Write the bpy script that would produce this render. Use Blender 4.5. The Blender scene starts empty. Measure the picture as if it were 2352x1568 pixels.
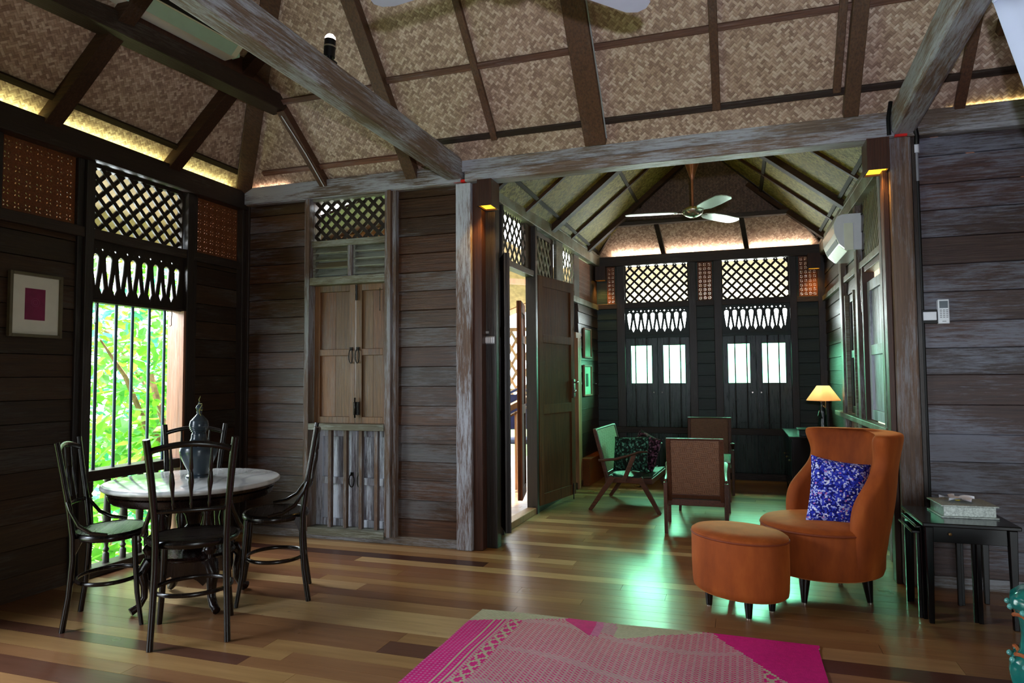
import bpy, bmesh, math, random
from mathutils import Vector, Matrix
random.seed(7)
PI = math.pi
S = bpy.context.scene
S.cycles.max_bounces = 7; S.cycles.diffuse_bounces = 4; S.cycles.glossy_bounces = 3; S.cycles.adaptive_threshold = .02
COL = S.collection
H = 1.12

# ------------------------------------------------------------------ materials
def rgb(h):
    h = h.lstrip('#'); v = [int(h[i:i+2], 16)/255 for i in (0, 2, 4)]
    return tuple(((c/12.92) if c <= .04045 else ((c+.055)/1.055)**2.4) for c in v) + (1,)

class NT:
    def __init__(s, name):
        s.m = bpy.data.materials.new(name); s.m.use_nodes = True
        s.t = s.m.node_tree; s.t.nodes.clear()
        s.out = s.n('ShaderNodeOutputMaterial')
    def n(s, typ, **kw):
        nd = s.t.nodes.new(typ)
        for k, v in kw.items(): setattr(nd, k, v)
        return nd
    def l(s, a, b): s.t.links.new(a, b)
    def val(s, nd, idx, v):
        if hasattr(v, 'is_linked') or isinstance(v, bpy.types.NodeSocket): s.l(v, nd.inputs[idx])
        else: nd.inputs[idx].default_value = v
    def math(s, op, a, b=None, c=None):
        nd = s.n('ShaderNodeMath', operation=op); s.val(nd, 0, a)
        if b is not None: s.val(nd, 1, b)
        if c is not None: s.val(nd, 2, c)
        return nd.outputs[0]
    def mix(s, f, a, b, mode='MIX'):
        nd = s.n('ShaderNodeMix', data_type='RGBA', blend_type=mode)
        s.val(nd, 0, f); s.val(nd, 6, a); s.val(nd, 7, b); return nd.outputs[2]
    def ramp(s, f, stops):
        nd = s.n('ShaderNodeValToRGB'); e = nd.color_ramp.elements
        while len(e) < len(stops): e.new(.5)
        for el, (p, c) in zip(e, stops): el.position = p; el.color = c if len(c) == 4 else (*c, 1)
        s.val(nd, 0, f); return nd.outputs[0]
    def noise(s, vec, scale=5, detail=3, rough=.5, dim='3D'):
        nd = s.n('ShaderNodeTexNoise', noise_dimensions=dim)
        s.val(nd, 'Vector', vec); nd.inputs['Scale'].default_value = scale
        nd.inputs['Detail'].default_value = detail; nd.inputs['Roughness'].default_value = rough
        return nd.outputs[0]
    def mapping(s, vec, scale=(1, 1, 1), loc=(0, 0, 0), rot=(0, 0, 0)):
        nd = s.n('ShaderNodeMapping'); s.val(nd, 0, vec)
        nd.inputs['Scale'].default_value = scale; nd.inputs['Location'].default_value = loc; nd.inputs['Rotation'].default_value = rot
        return nd.outputs[0]
    def coord(s, o='Object'): return s.n('ShaderNodeTexCoord').outputs[o]
    def bump(s, h, st=.3, dist=.01):
        nd = s.n('ShaderNodeBump'); nd.inputs['Strength'].default_value = st; nd.inputs['Distance'].default_value = dist
        s.val(nd, 'Height', h); return nd.outputs[0]
    def bsdf(s, color, rough=.5, metal=0, normal=None, spec=.5, **kw):
        b = s.n('ShaderNodeBsdfPrincipled'); s.val(b, 'Base Color', color); s.val(b, 'Roughness', rough)
        b.inputs['Metallic'].default_value = metal; b.inputs['Specular IOR Level'].default_value = spec
        if normal is not None: s.l(normal, b.inputs['Normal'])
        for k, v in kw.items(): s.val(b, k, v)
        s.l(b.outputs[0], s.out.inputs[0]); return b

def plain(name, col, rough=.5, metal=0, spec=.5, var=.15, scale=20, **kw):
    t = NT(name); c = rgb(col) if isinstance(col, str) else col
    n = t.noise(t.coord(), scale, 3)
    d = tuple(x*(1-var) for x in c[:3])+(1,); e = tuple(min(1, x*(1+var)) for x in c[:3])+(1,)
    t.bsdf(t.ramp(n, [(.3, d), (.7, e)]), rough, metal, t.bump(n, .08, .003), spec, **kw); return t.m

def wood(name, axis, dark, mid, weather='#8f9296', wamt=.3, rough=.42, spec=.45, rv=.5, bumpst=.5, wscale=1.0):
    """grain along axis; rnd attribute of each plank shifts tone; pale worn streaks with a shape of their own"""
    t = NT(name); co = t.coord()
    at = t.n('ShaderNodeAttribute', attribute_name='rnd').outputs['Fac']
    off = t.n('ShaderNodeCombineXYZ'); o10 = t.math('MULTIPLY', at, 37.0)
    for i in range(3): t.l(o10, off.inputs[i])
    va = t.n('ShaderNodeVectorMath', operation='ADD'); t.l(co, va.inputs[0]); t.l(off.outputs[0], va.inputs[1])
    v = va.outputs[0]
    def sc(lo, hi): return tuple(lo if i == 'XYZ'.index(axis) else hi for i in range(3))
    g = t.noise(t.mapping(v, sc(2.6, 60)), 1.6, 6, .66)
    g2 = t.noise(t.mapping(v, sc(.7, 5)), 1.4, 3, .5)
    base = t.ramp(g, [(.28, rgb(dark)), (.72, rgb(mid))])
    tone = t.math('ADD', t.math('MULTIPLY', at, rv), t.math('ADD', t.math('MULTIPLY', g2, .5), .75-rv*.5))
    base = t.mix(1.0, base, t.ramp(t.math('MULTIPLY', tone, .5), [(0, (0, 0, 0, 1)), (1, (2, 2, 2, 1))]), 'MULTIPLY')
    # warm / cold shift per plank
    wn = t.n('ShaderNodeTexWhiteNoise', noise_dimensions='1D'); t.l(t.math('MULTIPLY', at, 91.7), wn.inputs['W'])
    base = t.mix(t.math('MULTIPLY', wn.outputs[0], .35), base, t.mix(1.0, base, (1.5, .78, .5, 1), 'MULTIPLY'))
    w = t.noise(t.mapping(v, sc(5*wscale, 64*wscale)), 1.5, 10, .78)
    wp = t.noise(t.mapping(v, sc(.9, 3.0)), 1.5, 2, .5)
    ws = t.math('ADD', t.math('MULTIPLY', w, .62), t.math('MULTIPLY', wp, .5))
    wm = t.ramp(ws, [(.62-.18*wamt, (0, 0, 0, 1)), (.715-.16*wamt, (1, 1, 1, 1))])
    wm = t.math('MULTIPLY', wm, min(1, wamt*1.6))
    colr = t.mix(wm, base, rgb(weather))
    rr = t.math('ADD', t.math('MULTIPLY', g, .22), rough-.1)
    t.bsdf(colr, rr, 0, t.bump(t.math('ADD', g, t.math('MULTIPLY', w, .6)), bumpst, .004), spec)
    return t.m

M = {}
M['wallX'] = wood('worn_wall_planks_x', 'X', '#281a10', '#543a25', '#7c7f84', .27, .33, .5, rv=.8)
M['wallY'] = wood('worn_wall_planks_y', 'Y', '#241b14', '#40301f', '#6a6c68', .14, .38, .35)
M['wallRX'] = wood('bleached_wall_planks', 'X', '#30262a', '#524644', '#7a7e8c', .50, .40, .4)
M['farX'] = wood('teal_glare_planks', 'X', '#12211f', '#223a36', '#4c645e', .12, .40, .4)  # teal cast of the window glare put into the plank colour
M['postZ'] = wood('worn_post', 'Z', '#43342a', '#6e5a48', '#9b9ea6', .45, .45, .4)
M['pillarZ'] = wood('flaking_post', 'Z', '#4a3b33', '#6d5c50', '#b4b7c0', .75, .55, .35, wscale=1.3)
M['pillarR'] = wood('smooth_post', 'Z', '#45382f', '#6a5647', '#8f929a', .35, .5, .35)
M['brownZ'] = wood('brown_board', 'Z', '#2a1810', '#452818', '#7a6a60', .08, .45, .4)
M['doorZ'] = wood('brown_door', 'Z', '#3a2212', '#6c4426', '#6a5a48', .03, .7, .15)
M['beamY'] = wood('bleached_beam_y', 'Y', '#4c4238', '#75695c', '#9fa1a8', .72, .5, .35)
M['beamX'] = wood('bleached_beam_x', 'X', '#4c4238', '#75695c', '#9fa1a8', .62, .5, .35)
M['darkX'] = wood('dark_beam_x', 'X', '#1c1612', '#33261d', '#77726c', .12, .45, .4)
M['darkY'] = wood('dark_beam_y', 'Y', '#1c1612', '#33261d', '#77726c', .12, .45, .4)
M['darkZ'] = wood('dark_wood_z', 'Z', '#1a1511', '#2d241d', '#77726c', .10, .4, .5)
M['raft'] = wood('rafter_wood', 'Y', '#33241a', '#5c412c', '#77726c', .10, .5, .4)
M['raftX'] = wood('rafter_wood_x', 'X', '#241810', '#46301f', '#66605a', .08, .6, .18)
M['batten'] = wood('batten_wood', 'X', '#4a2f22', '#7a5442', '#8a8080', .22, .5, .35)
M['battenY'] = wood('batten_wood_y', 'Y', '#241e14', '#3c3222', '#5a5448', .05, .7, .12)
M['shutZ'] = wood('shutter_wood', 'Z', '#4a3520', '#86643f', '#8b8f8f', .16, .38, .5)
M['shutBlue'] = wood('bleached_shutter', 'Z', '#565560', '#7f818c', '#c2c8d6', .75, .45, .4)
M['greenZ'] = wood('green_glare_shutter', 'Z', '#0a1f1a', '#133a30', '#2c5a4e', .10, .28, .5)  # green glare from the bright panes put into the shutter colour
M['louver'] = wood('grey_green_louver', 'X', '#4c4b3c', '#73735f', '#9aa097', .5, .45, .4)
M['pale'] = wood('pale_jamb', 'Z', '#6a4c3c', '#946f5a', '#a89488', .2, .5, .4)
M['light'] = wood('light_trim', 'Z', '#7a5a3a', '#a88560', '#b0a898', .1, .5, .4)
M['orangeY'] = wood('lamp_lit_boards', 'Y', '#7a3a12', '#a4551f', '#a4551f', .05, .45, .4)  # warm lamp light on the low woodwork put into this orange
M['fret'] = wood('carved_fretwork', 'X', '#5a3218', '#95582e', '#9a8070', .08, .5, .4)
M['latX'] = wood('lattice_strips', 'Z', '#1d1a15', '#332a20', '#554e44', .08, .5, .3)
M['latG'] = wood('lattice_strips_pale', 'Z', '#4c4c3a', '#77775c', '#8a8d80', .3, .5, .3)
M['bent'] = wood('blackened_bentwood', 'Z', '#0c0908', '#1a1310', '#2a221d', .02, .24, .5, bumpst=.04)
M['seatdark'] = wood('dark_plywood_seat', 'X', '#15110f', '#2a211c', '#4a4038', .10, .28, .55)
M['rose'] = wood('dark_rosewood', 'Z', '#100a08', '#221410', '#3c302a', .02, .25, .5, bumpst=.06)
M['teak'] = wood('teak_frame', 'Y', '#331c10', '#5c3620', '#6a5a4a', .05, .35, .5)

def floor_mat():
    t = NT('polished_floor_planks'); co = t.coord()
    at = t.n('ShaderNodeAttribute', attribute_name='rnd').outputs['Fac']
    o = t.math('MULTIPLY', at, 53.0); cx = t.n('ShaderNodeCombineXYZ'); [t.l(o, cx.inputs[i]) for i in range(3)]
    va = t.n('ShaderNodeVectorMath', operation='ADD'); t.l(co, va.inputs[0]); t.l(cx.outputs[0], va.inputs[1])
    g = t.noise(t.mapping(va.outputs[0], (1.2, 16, 1)), 2.2, 6, .6)
    g2 = t.noise(t.mapping(va.outputs[0], (.8, 3, 1)), 2, 2, .5)
    c = t.ramp(at, [(0, rgb('#4c2c22')), (.012, rgb('#50302a')), (.03, rgb('#82593c')), (.35, rgb('#976d48')), (.6, rgb('#a98454')), (.8, rgb('#88573f')), (.93, rgb('#bb9968')), (1, rgb('#c8aa7c'))])
    c = t.mix(t.ramp(g, [(.3, (.65, .65, .65, 1)), (.7, (0, 0, 0, 1))]), c, t.mix(1.0, c, (.55, .48, .42, 1), 'MULTIPLY'))
    c = t.mix(t.ramp(g2, [(.35, (.5, .5, .5, 1)), (.65, (0, 0, 0, 1))]), c, t.mix(1.0, c, (.8, .72, .7, 1), 'MULTIPLY'))
    sp = t.noise(co, 34, 2, .5)
    c = t.mix(t.ramp(sp, [(.74, (0, 0, 0, 1)), (.78, (.7, .7, .7, 1))]), c, rgb('#2a1a12'))
    rr = t.math('ADD', t.math('MULTIPLY', t.noise(co, 3, 3), .14), .23)
    t.bsdf(c, rr, 0, t.bump(t.noise(t.mapping(co, (2, 9, 1)), 1.5, 3), .10, .01), .5); return t.m
M['floor'] = floor_mat()

def mat_weave(name, c1, c2, c3, s=.012, ro=.42, sp_=.5):
    """plaited bamboo matting: twill of strips running both ways, from UV in metres"""
    t = NT(name); uv = t.n('ShaderNodeUVMap').outputs[0]
    sp = t.n('ShaderNodeSeparateXYZ'); t.l(uv, sp.inputs[0]); u, v = sp.outputs[0], sp.outputs[1]
    p = t.math('MULTIPLY', t.math('ADD', u, v), .7071/s); q = t.math('MULTIPLY', t.math('SUBTRACT', u, v), .7071/s)
    fp, fq = t.math('FLOOR', p), t.math('FLOOR', q)
    tw = t.math('LESS_THAN', t.math('MODULO', t.math('ADD', t.math('ADD', fp, fq), 4000.0), 4.0), 2.0)
    # strip ids
    def wn(a, b, k):
        c = t.n('ShaderNodeCombineXYZ'); t.val(c, 0, a); t.val(c, 1, b); c.inputs[2].default_value = k
        w = t.n('ShaderNodeTexWhiteNoise', noise_dimensions='3D'); t.l(c.outputs[0], w.inputs[0]); return w.outputs[0]
    A = wn(fp, t.math('FLOOR', t.math('DIVIDE', q, 4.0)), 1.0); B = wn(t.math('FLOOR', t.math('DIVIDE', p, 4.0)), fq, 2.0)
    mixf = t.n('ShaderNodeMix', data_type='FLOAT'); t.l(tw, mixf.inputs[0]); t.l(A, mixf.inputs[2]); t.l(B, mixf.inputs[3])
    r = mixf.outputs[0]
    big = t.noise(t.coord(), 3.0, 3)
    c = t.ramp(t.math('ADD', t.math('MULTIPLY', r, .75), t.math('MULTIPLY', t.math('SUBTRACT', big, .35), .35)), [(.05, rgb(c1)), (.5, rgb(c2)), (.95, rgb(c3))])
    # gaps between strips
    fr = t.math('FRACT', p); fs = t.math('FRACT', q)
    m2 = t.n('ShaderNodeMix', data_type='FLOAT'); t.l(tw, m2.inputs[0]); t.l(fr, m2.inputs[2]); t.l(fs, m2.inputs[3])
    edge = t.math('SUBTRACT', 1.0, t.math('ABSOLUTE', t.math('SUBTRACT', t.math('MULTIPLY', m2.outputs[0], 2.0), 1.0)))
    c = t.mix(t.ramp(edge, [(.0, (.55, .55, .55, 1)), (.35, (0, 0, 0, 1))]), c, t.mix(1.0, c, (.35, .3, .25, 1), 'MULTIPLY'))
    t.bsdf(c, ro, 0, t.bump(t.math('ADD', t.math('MULTIPLY', tw, .3), edge), .35, .003), sp_); return t.m
M['mat'] = mat_weave('plaited_bamboo_matting', '#8a7060', '#b29782', '#d6c3b0', .014)
M['mat2'] = mat_weave('plaited_bamboo_matting_yellow_lit', '#625426', '#8a7a3c', '#aa9a54', .016, .65, .18)  # yellow-green light on the far slopes put into the matting colour
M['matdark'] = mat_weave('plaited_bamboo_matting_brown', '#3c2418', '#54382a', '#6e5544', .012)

def velvet():
    t = NT('rust_velvet'); n = t.noise(t.mapping(t.coord(), (3, 3, 1)), 3, 4, .6)
    c = t.ramp(n, [(.3, rgb('#7c3712')), (.55, rgb('#964616')), (.75, rgb('#aa561f'))])
    f = t.noise(t.coord(), 300, 2)
    t.bsdf(c, .75, 0, t.bump(f, .25, .002), .25, **{'Sheen Weight': .6, 'Sheen Roughness': .4, 'Sheen Tint': rgb('#e08a4a')}); return t.m
M['velvet'] = velvet()
M['piping'] = plain('rust_piping', '#7a3210', .7)
def speckle(name, stops, scale=90):
    t = NT(name); v = t.n('ShaderNodeTexVoronoi'); t.l(t.mapping(t.coord(), (1, 1, 1)), v.inputs['Vector']); v.inputs['Scale'].default_value = scale
    v.inputs['Randomness'].default_value = 1
    s = t.n('ShaderNodeSeparateColor'); t.l(v.outputs['Color'], s.inputs[0])
    c = t.ramp(s.outputs[0], stops)
    for nd in t.t.nodes:
        if nd.type == 'VALTORGB': nd.color_ramp.interpolation = 'CONSTANT'
    t.bsdf(c, .8, 0, t.bump(v.outputs['Distance'], .6, .004), .2); return t.m
M['blue'] = speckle('blue_white_fleck', [(0, rgb('#10146e')), (.3, rgb('#2430b0')), (.58, rgb('#3b49c8')), (.72, rgb('#aab4f0')), (.9, rgb('#e4e6ff')), (.97, rgb('#c07ab8'))], 120)
M['greenfleck'] = speckle('green_black_fleck', [(0, rgb('#16201c')), (.4, rgb('#2e5a4c')), (.7, rgb('#182420')), (.85, rgb('#5f9a86'))], 70)
M['pinkfleck'] = speckle('plum_black_fleck', [(0, rgb('#2a1622')), (.4, rgb('#6a3a54')), (.7, rgb('#20141c')), (.85, rgb('#9a6a86'))], 70)

def woven(name, a, b, s=.012, rough=.5):
    t = NT(name); co = t.coord(); sp = t.n('ShaderNodeSeparateXYZ'); t.l(co, sp.inputs[0])
    x = t.math('MULTIPLY', t.math('ADD', sp.outputs[0], sp.outputs[1]), 1/s); z = t.math('MULTIPLY', sp.outputs[2], 1/s)
    chk = t.math('MODULO', t.math('ADD', t.math('ADD', t.math('FLOOR', t.math('DIVIDE', x, 3.0)), t.math('FLOOR', t.math('DIVIDE', z, 3.0))), 2000.0), 2.0)
    m = t.n('ShaderNodeMix', data_type='FLOAT'); t.l(chk, m.inputs[0]); t.l(t.math('FRACT', x), m.inputs[2]); t.l(t.math('FRACT', z), m.inputs[3])
    e = t.math('ABSOLUTE', t.math('SUBTRACT', m.outputs[0], .5)); n = t.noise(co, 40, 3)
    c = t.mix(t.math('ADD', t.math('MULTIPLY', e, 1.3), t.math('MULTIPLY', n, .4)), rgb(b), rgb(a))
    t.bsdf(c, rough, 0, t.bump(t.math('MULTIPLY', e, -1.0), .6, .004), .4); return t.m
M['woven'] = woven('woven_rattan_back', '#4a2c1e', '#a07458')
M['wovenpale'] = woven('woven_pale_back', '#6a7a58', '#b8c49a')
M['leatherG'] = plain('green_lit_seat_leather', '#33423a', .25, 0, .6)  # green light on the seats put into the leather colour

def marble():
    t = NT('pale_marble'); n = t.noise(t.coord(), 4, 8, .6); w = t.n('ShaderNodeTexWave'); w.inputs['Scale'].default_value = 2.2; w.inputs['Distortion'].default_value = 9; w.inputs['Detail'].default_value = 4
    t.l(t.coord(), w.inputs[0])
    c = t.mix(t.ramp(w.outputs[1], [(.0, (.5, .5, .5, 1)), (.15, (0, 0, 0, 1))]), t.ramp(n, [(.3, rgb('#b5b5b5')), (.7, rgb('#d8d8d6'))]), rgb('#8f9496'))
    t.bsdf(c, .12, 0, None, .5); return t.m
M['marble'] = marble()
M['white'] = plain('white_plastic', '#dfe3ea', .3, var=.03)
M['acwhite'] = plain('cream_plastic', '#e6ead8', .5, var=.03)
M['mint'] = plain('mint_plastic', '#b5d8cc', .25, var=.03)
M['grey'] = plain('grey_plastic', '#8a8d92', .4, var=.05)
M['black'] = plain('black_metal', '#0c0c0e', .35, .3, var=.1)
M['blackm'] = plain('black_matte', '#0a0908', .6, 0)
M['iron'] = plain('blue_grey_painted_iron', '#2c4450', .35, .2)
M['darkiron'] = plain('dark_window_bar', '#2c2a26', .25, .5)
M['brass'] = plain('brass', '#a8895a', .3, .9)
M['chrome'] = plain('brushed_steel', '#b9b3a8', .25, .9)
M['silver'] = plain('hammered_silver', '#a9b0aa', .4, .35, var=.35, scale=120)
M['red'] = plain('red_tape', '#d01408', .5, var=.1)
M['copper'] = plain('copper_canopy', '#a06a58', .3, .7)
M['cream'] = plain('cream_mount_card', '#d8d4c6', .7, var=.03)
M['mattwhite'] = plain('white_cloth', '#c3cbe4', .8, var=.03, scale=3)
M['magenta'] = plain('wine_red_print', '#7a1c48', .6, var=.15)
M['mintprint'] = plain('mint_print', '#8fd0b0', .6, var=.1)
M['gild'] = plain('gilded_frame', '#5f5640', .35, .4)
M['vase'] = plain('blue_grey_glazed_urn', '#2f3c46', .22, .0, .7, var=.15, scale=8)
M['twig'] = plain('straw_tie', '#8a8a4a', .7)
M['jade'] = plain('dark_carved_figure', '#0d1a18', .2, .0, .7)
M['legblack'] = plain('black_lacquer_leg', '#0b0a0b', .25, 0, .6)
M['lacq'] = plain('dark_lacquer_table', '#0b0809', .2, 0, .35, var=.2)
M['petal'] = plain('white_petal', '#e8eaf6', .5, var=.03)
M['yellow'] = plain('yellow_petal_heart', '#d8c040', .5)
M['blade'] = plain('brushed_fan_blade', '#aab6ae', .3, .5, var=.04)
M['bladewhite'] = plain('lilac_white_fan_blade', '#b4b4c8', .4, 0, var=.03)
M['bluechair'] = plain('navy_paint', '#1a1f4a', .5)
M['ground'] = plain('pale_paving', '#b9b4a8', .9, var=.15, scale=2)
M['lawn'] = plain('grass_green_lawn', '#5f7f35', .9, var=.3, scale=5)
M['bark'] = plain('bark', '#8a6a4c', .85, var=.35)
M['outmat'] = plain('pale_eave_lining', '#b59a78', .8, var=.2)
M['brick'] = plain('terracotta_roof_tile', '#b07a62', .8, var=.3)
M['stool'] = plain('teal_glaze', '#0f6f68', .12, 0, .8, var=.35, scale=14)
M['stoolband'] = plain('orange_glaze_band', '#b0603a', .2, 0, .7, var=.3, scale=30)
M['stoolpearl'] = plain('pale_glaze_bead', '#5fa8a0', .15, 0, .7)

def emit(name, col, st):
    t = NT(name); e = t.n('ShaderNodeEmission'); e.inputs[0].default_value = rgb(col); e.inputs[1].default_value = st
    t.l(e.outputs[0], t.out.inputs[0]); return t.m
M['glowO'] = emit('warm_lamp_glow', '#ffb02a', 2.2)
M['glowY'] = emit('strip_light_glow', '#f0e080', 2.0)
M['glowW'] = emit('warm_white_strip', '#ffe6c8', 3.0)
M['bulb'] = emit('spot_bulb', '#fff0e8', 5)
def shade_mat():
    t = NT('cream_lamp_shade'); c = rgb('#eedcc0')
    d = t.n('ShaderNodeBsdfDiffuse'); tr = t.n('ShaderNodeBsdfTranslucent'); d.inputs[0].default_value = c; tr.inputs[0].default_value = rgb('#ffe6c4')
    m = t.n('ShaderNodeMixShader'); m.inputs[0].default_value = .6; t.l(d.outputs[0], m.inputs[1]); t.l(tr.outputs[0], m.inputs[2]); t.l(m.outputs[0], t.out.inputs[0]); return t.m
M['shade'] = shade_mat()
def glass(name, col, rough=.0, fac=.06):
    t = NT(name); tr = t.n('ShaderNodeBsdfTransparent'); tr.inputs[0].default_value = rgb(col); g = t.n('ShaderNodeBsdfGlossy'); g.inputs['Roughness'].default_value = .05
    m = t.n('ShaderNodeMixShader'); m.inputs[0].default_value = fac; t.l(tr.outputs[0], m.inputs[1]); t.l(g.outputs[0], m.inputs[2]); t.l(m.outputs[0], t.out.inputs[0]); return t.m
M['greenglass'] = glass('green_tinted_window_glass', '#c4ffe4')
def leaf(name, c1, c2, tc):
    t = NT(name); at = t.n('ShaderNodeAttribute', attribute_name='rnd').outputs['Fac']
    c = t.ramp(at, [(0, rgb(c1)), (.8, rgb(c2)), (.93, rgb('#c8d44a')), (1, rgb('#b87a3a'))])
    d = t.n('ShaderNodeBsdfPrincipled'); t.l(c, d.inputs[0]); d.inputs['Roughness'].default_value = .4
    tr = t.n('ShaderNodeBsdfTranslucent'); tr.inputs[0].default_value = rgb(tc)
    m = t.n('ShaderNodeMixShader'); m.inputs[0].default_value = .45; t.l(d.outputs[0], m.inputs[1]); t.l(tr.outputs[0], m.inputs[2]); t.l(m.outputs[0], t.out.inputs[0]); return t.m
M['leaf'] = leaf('garden_leaf', '#1c5a2a', '#4f9436', '#7cc838')
M['leaf2'] = leaf('blue_green_leaf', '#1c5a48', '#3a8a62', '#4fb884')
def colattr(name, rough=.75):
    t = NT(name); a = t.n('ShaderNodeAttribute', attribute_name='Col'); n = t.noise(t.coord(), 60, 3)
    c = t.mix(t.ramp(n, [(.35, (.35, .35, .35, 1)), (.65, (0, 0, 0, 1))]), a.outputs[0], t.mix(1.0, a.outputs[0], (.6, .6, .6, 1), 'MULTIPLY'))
    w = t.noise(t.coord(), 250, 2)
    t.bsdf(c, rough, 0, t.bump(w, .4, .003), .25); return t.m
M['rug'] = colattr('woven_rush_rug')

# ------------------------------------------------------------------ mesh builder
class MB:
    def __init__(s, T=None):
        s.v = []; s.f = []; s.r = []; s.T = T; s.sm = []
    def add(s, vs, fs, rnd=None, smooth=False):
        o = len(s.v); r = random.random() if rnd is None else rnd
        for p in vs: s.v.append(s.T(*p) if s.T else tuple(p))
        for f in fs: s.f.append([i+o for i in f]); s.r.append(r); s.sm.append(smooth)
        return s
    def box(s, x0, x1, y0, y1, z0, z1, rnd=None):
        vs = [(x, y, z) for x in (x0, x1) for y in (y0, y1) for z in (z0, z1)]
        return s.add(vs, [(0, 1, 3, 2), (4, 6, 7, 5), (0, 4, 5, 1), (2, 3, 7, 6), (0, 2, 6, 4), (1, 5, 7, 3)], rnd)
    def beam(s, a, b, w, h, up=(0, 0, 1), rnd=None, w2=None, h2=None):
        a, b, up = Vector(a), Vector(b), Vector(up); d = (b-a).normalized(); sd = d.cross(up)
        if sd.length < 1e-5: sd = d.cross(Vector((1, 0, 0)))
        sd.normalize(); u = sd.cross(d).normalized(); w2 = w if w2 is None else w2; h2 = h if h2 is None else h2
        vs = []
        for p, ww, hh in ((a, w, h), (b, w2, h2)):
            for i, j in ((-1, -1), (1, -1), (1, 1), (-1, 1)): vs.append(p+sd*ww/2*i+u*hh/2*j)
        return s.add(vs, [(3, 2, 1, 0), (4, 5, 6, 7), (0, 1, 5, 4), (1, 2, 6, 5), (2, 3, 7, 6), (3, 0, 4, 7)], rnd)
    def tube(s, pts, rad, n=10, rnd=None, flat=None, closed=False, cap=True):
        """pts: path; rad: number, or list of r or (rx, ry)"""
        P = [Vector(p) for p in pts]; k = len(P)
        R = rad if isinstance(rad, (list, tuple)) and len(rad) == k else [rad]*k
        vs = []; up0 = None
        for i, p in enumerate(P):
            if closed: d = P[(i+1) % k]-P[i-1]
            else: d = P[min(i+1, k-1)]-P[max(i-1, 0)]
            d.normalize()
            if up0 is None:
                up0 = Vector((0, 0, 1)) if abs(d.z) < .9 else Vector((0, 1, 0))
                if flat: up0 = Vector(flat)
            sd = d.cross(up0)
            if sd.length < 1e-5: sd = d.orthogonal()
            sd.normalize(); up = sd.cross(d).normalized()
            if not flat: up0 = up
            r = R[i]; rx, ry = r if isinstance(r, (tuple, list)) else (r, r)
            for j in range(n):
                a = 2*PI*j/n; vs.append(p+sd*math.cos(a)*rx+up*math.sin(a)*ry)
        fs = []
        for i in range(k if closed else k-1):
            for j in range(n):
                a, b = i*n+j, i*n+(j+1) % n; c = ((i+1) % k)*n
                fs.append((a, b, c+(j+1) % n, c+j))
        if not closed and cap: fs += [tuple(range(n))[::-1], tuple((k-1)*n+j for j in range(n))]
        return s.add(vs, fs, rnd, True)
    def cyl(s, a, b, r, r2=None, n=16, rnd=None): return s.tube([a, b], [r, r if r2 is None else r2], n, rnd)
    def lathe(s, prof, c=(0, 0, 0), n=28, rnd=None, sx=1, sy=1, rot=0):
        vs = []; k = len(prof); ca, sa = math.cos(rot), math.sin(rot)
        for r, z in prof:
            for j in range(n):
                a = 2*PI*j/n; x, y = r*math.cos(a)*sx, r*math.sin(a)*sy
                vs.append((c[0]+x*ca-y*sa, c[1]+x*sa+y*ca, c[2]+z))
        fs = [(i*n+j, i*n+(j+1) % n, (i+1)*n+(j+1) % n, (i+1)*n+j) for i in range(k-1) for j in range(n)]
        if prof[0][0] > 1e-5: fs.append(tuple(range(n))[::-1])
        if prof[-1][0] > 1e-5: fs.append(tuple((k-1)*n+j for j in range(n)))
        return s.add(vs, fs, rnd, True)
    def prism(s, poly, fn, t0, t1, rnd=None):
        """poly of 2D points; fn(a, b, t) -> 3D"""
        n = len(poly); vs = [fn(a, b, t0) for a, b in poly]+[fn(a, b, t1) for a, b in poly]
        fs = [tuple(range(n))[::-1], tuple(range(n, 2*n))]+[(i, (i+1) % n, n+(i+1) % n, n+i) for i in range(n)]
        return s.add(vs, fs, rnd)
    def mesh(s, name):
        me = bpy.data.meshes.new(name); me.from_pydata([tuple(p) for p in s.v], [], s.f); me.validate(verbose=False)
        if len(me.polygons) == len(s.f):
            a = me.attributes.new('rnd', 'FLOAT', 'FACE'); a.data.foreach_set('value', s.r)
            me.polygons.foreach_set('use_smooth', s.sm)
        bm = bmesh.new(); bm.from_mesh(me); bmesh.ops.recalc_face_normals(bm, faces=bm.faces); bm.to_mesh(me); bm.free()
        return me
    def build(s, name, mat, parent=None, bevel=0, **tg):
        me = s.mesh(name); me.materials.append(M[mat] if isinstance(mat, str) else mat)
        return link(name, me, parent, bevel, **tg)

def link(name, me, parent=None, bevel=0, **tg):
    o = bpy.data.objects.new(name, me); COL.objects.link(o)
    if parent: o.parent = parent
    if bevel:
        b = o.modifiers.new('bevel', 'BEVEL'); b.width = bevel; b.segments = 2; b.limit_method = 'ANGLE'; b.angle_limit = math.radians(40)
    if any(p.use_smooth for p in me.polygons[:1]):
        try: me.set_sharp_from_angle(angle=math.radians(45))
        except Exception: pass
    for k, v in tg.items(): o[k] = v
    return o
def empty(name, loc=(0, 0, 0), rz=0, **tg):
    o = bpy.data.objects.new(name, None); COL.objects.link(o); o.location = loc; o.rotation_euler = (0, 0, rz); o.empty_display_size = .1
    for k, v in tg.items(): o[k] = v
    return o
def thing(name, label, cat, loc=(0, 0, 0), rz=0, group=None):
    o = empty(name, loc, rz, label=label, category=cat)
    if group: o['group'] = group
    return o
def copy_tree(o, parent=None):
    c = o.copy(); COL.objects.link(c)
    if parent: c.parent = parent
    for ch in [x for x in bpy.data.objects if x.parent == o]: copy_tree(ch, c)
    return c
TR = [0]
def struct(mb, name, mat, label, cat='wall', bevel=0, group=None, parent=None):
    o = mb.build(name, mat, parent, bevel)
    if not parent:
        o['kind'] = 'structure'; o['label'] = label; o['category'] = cat
        if group: o['group'] = group
    return o
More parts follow.
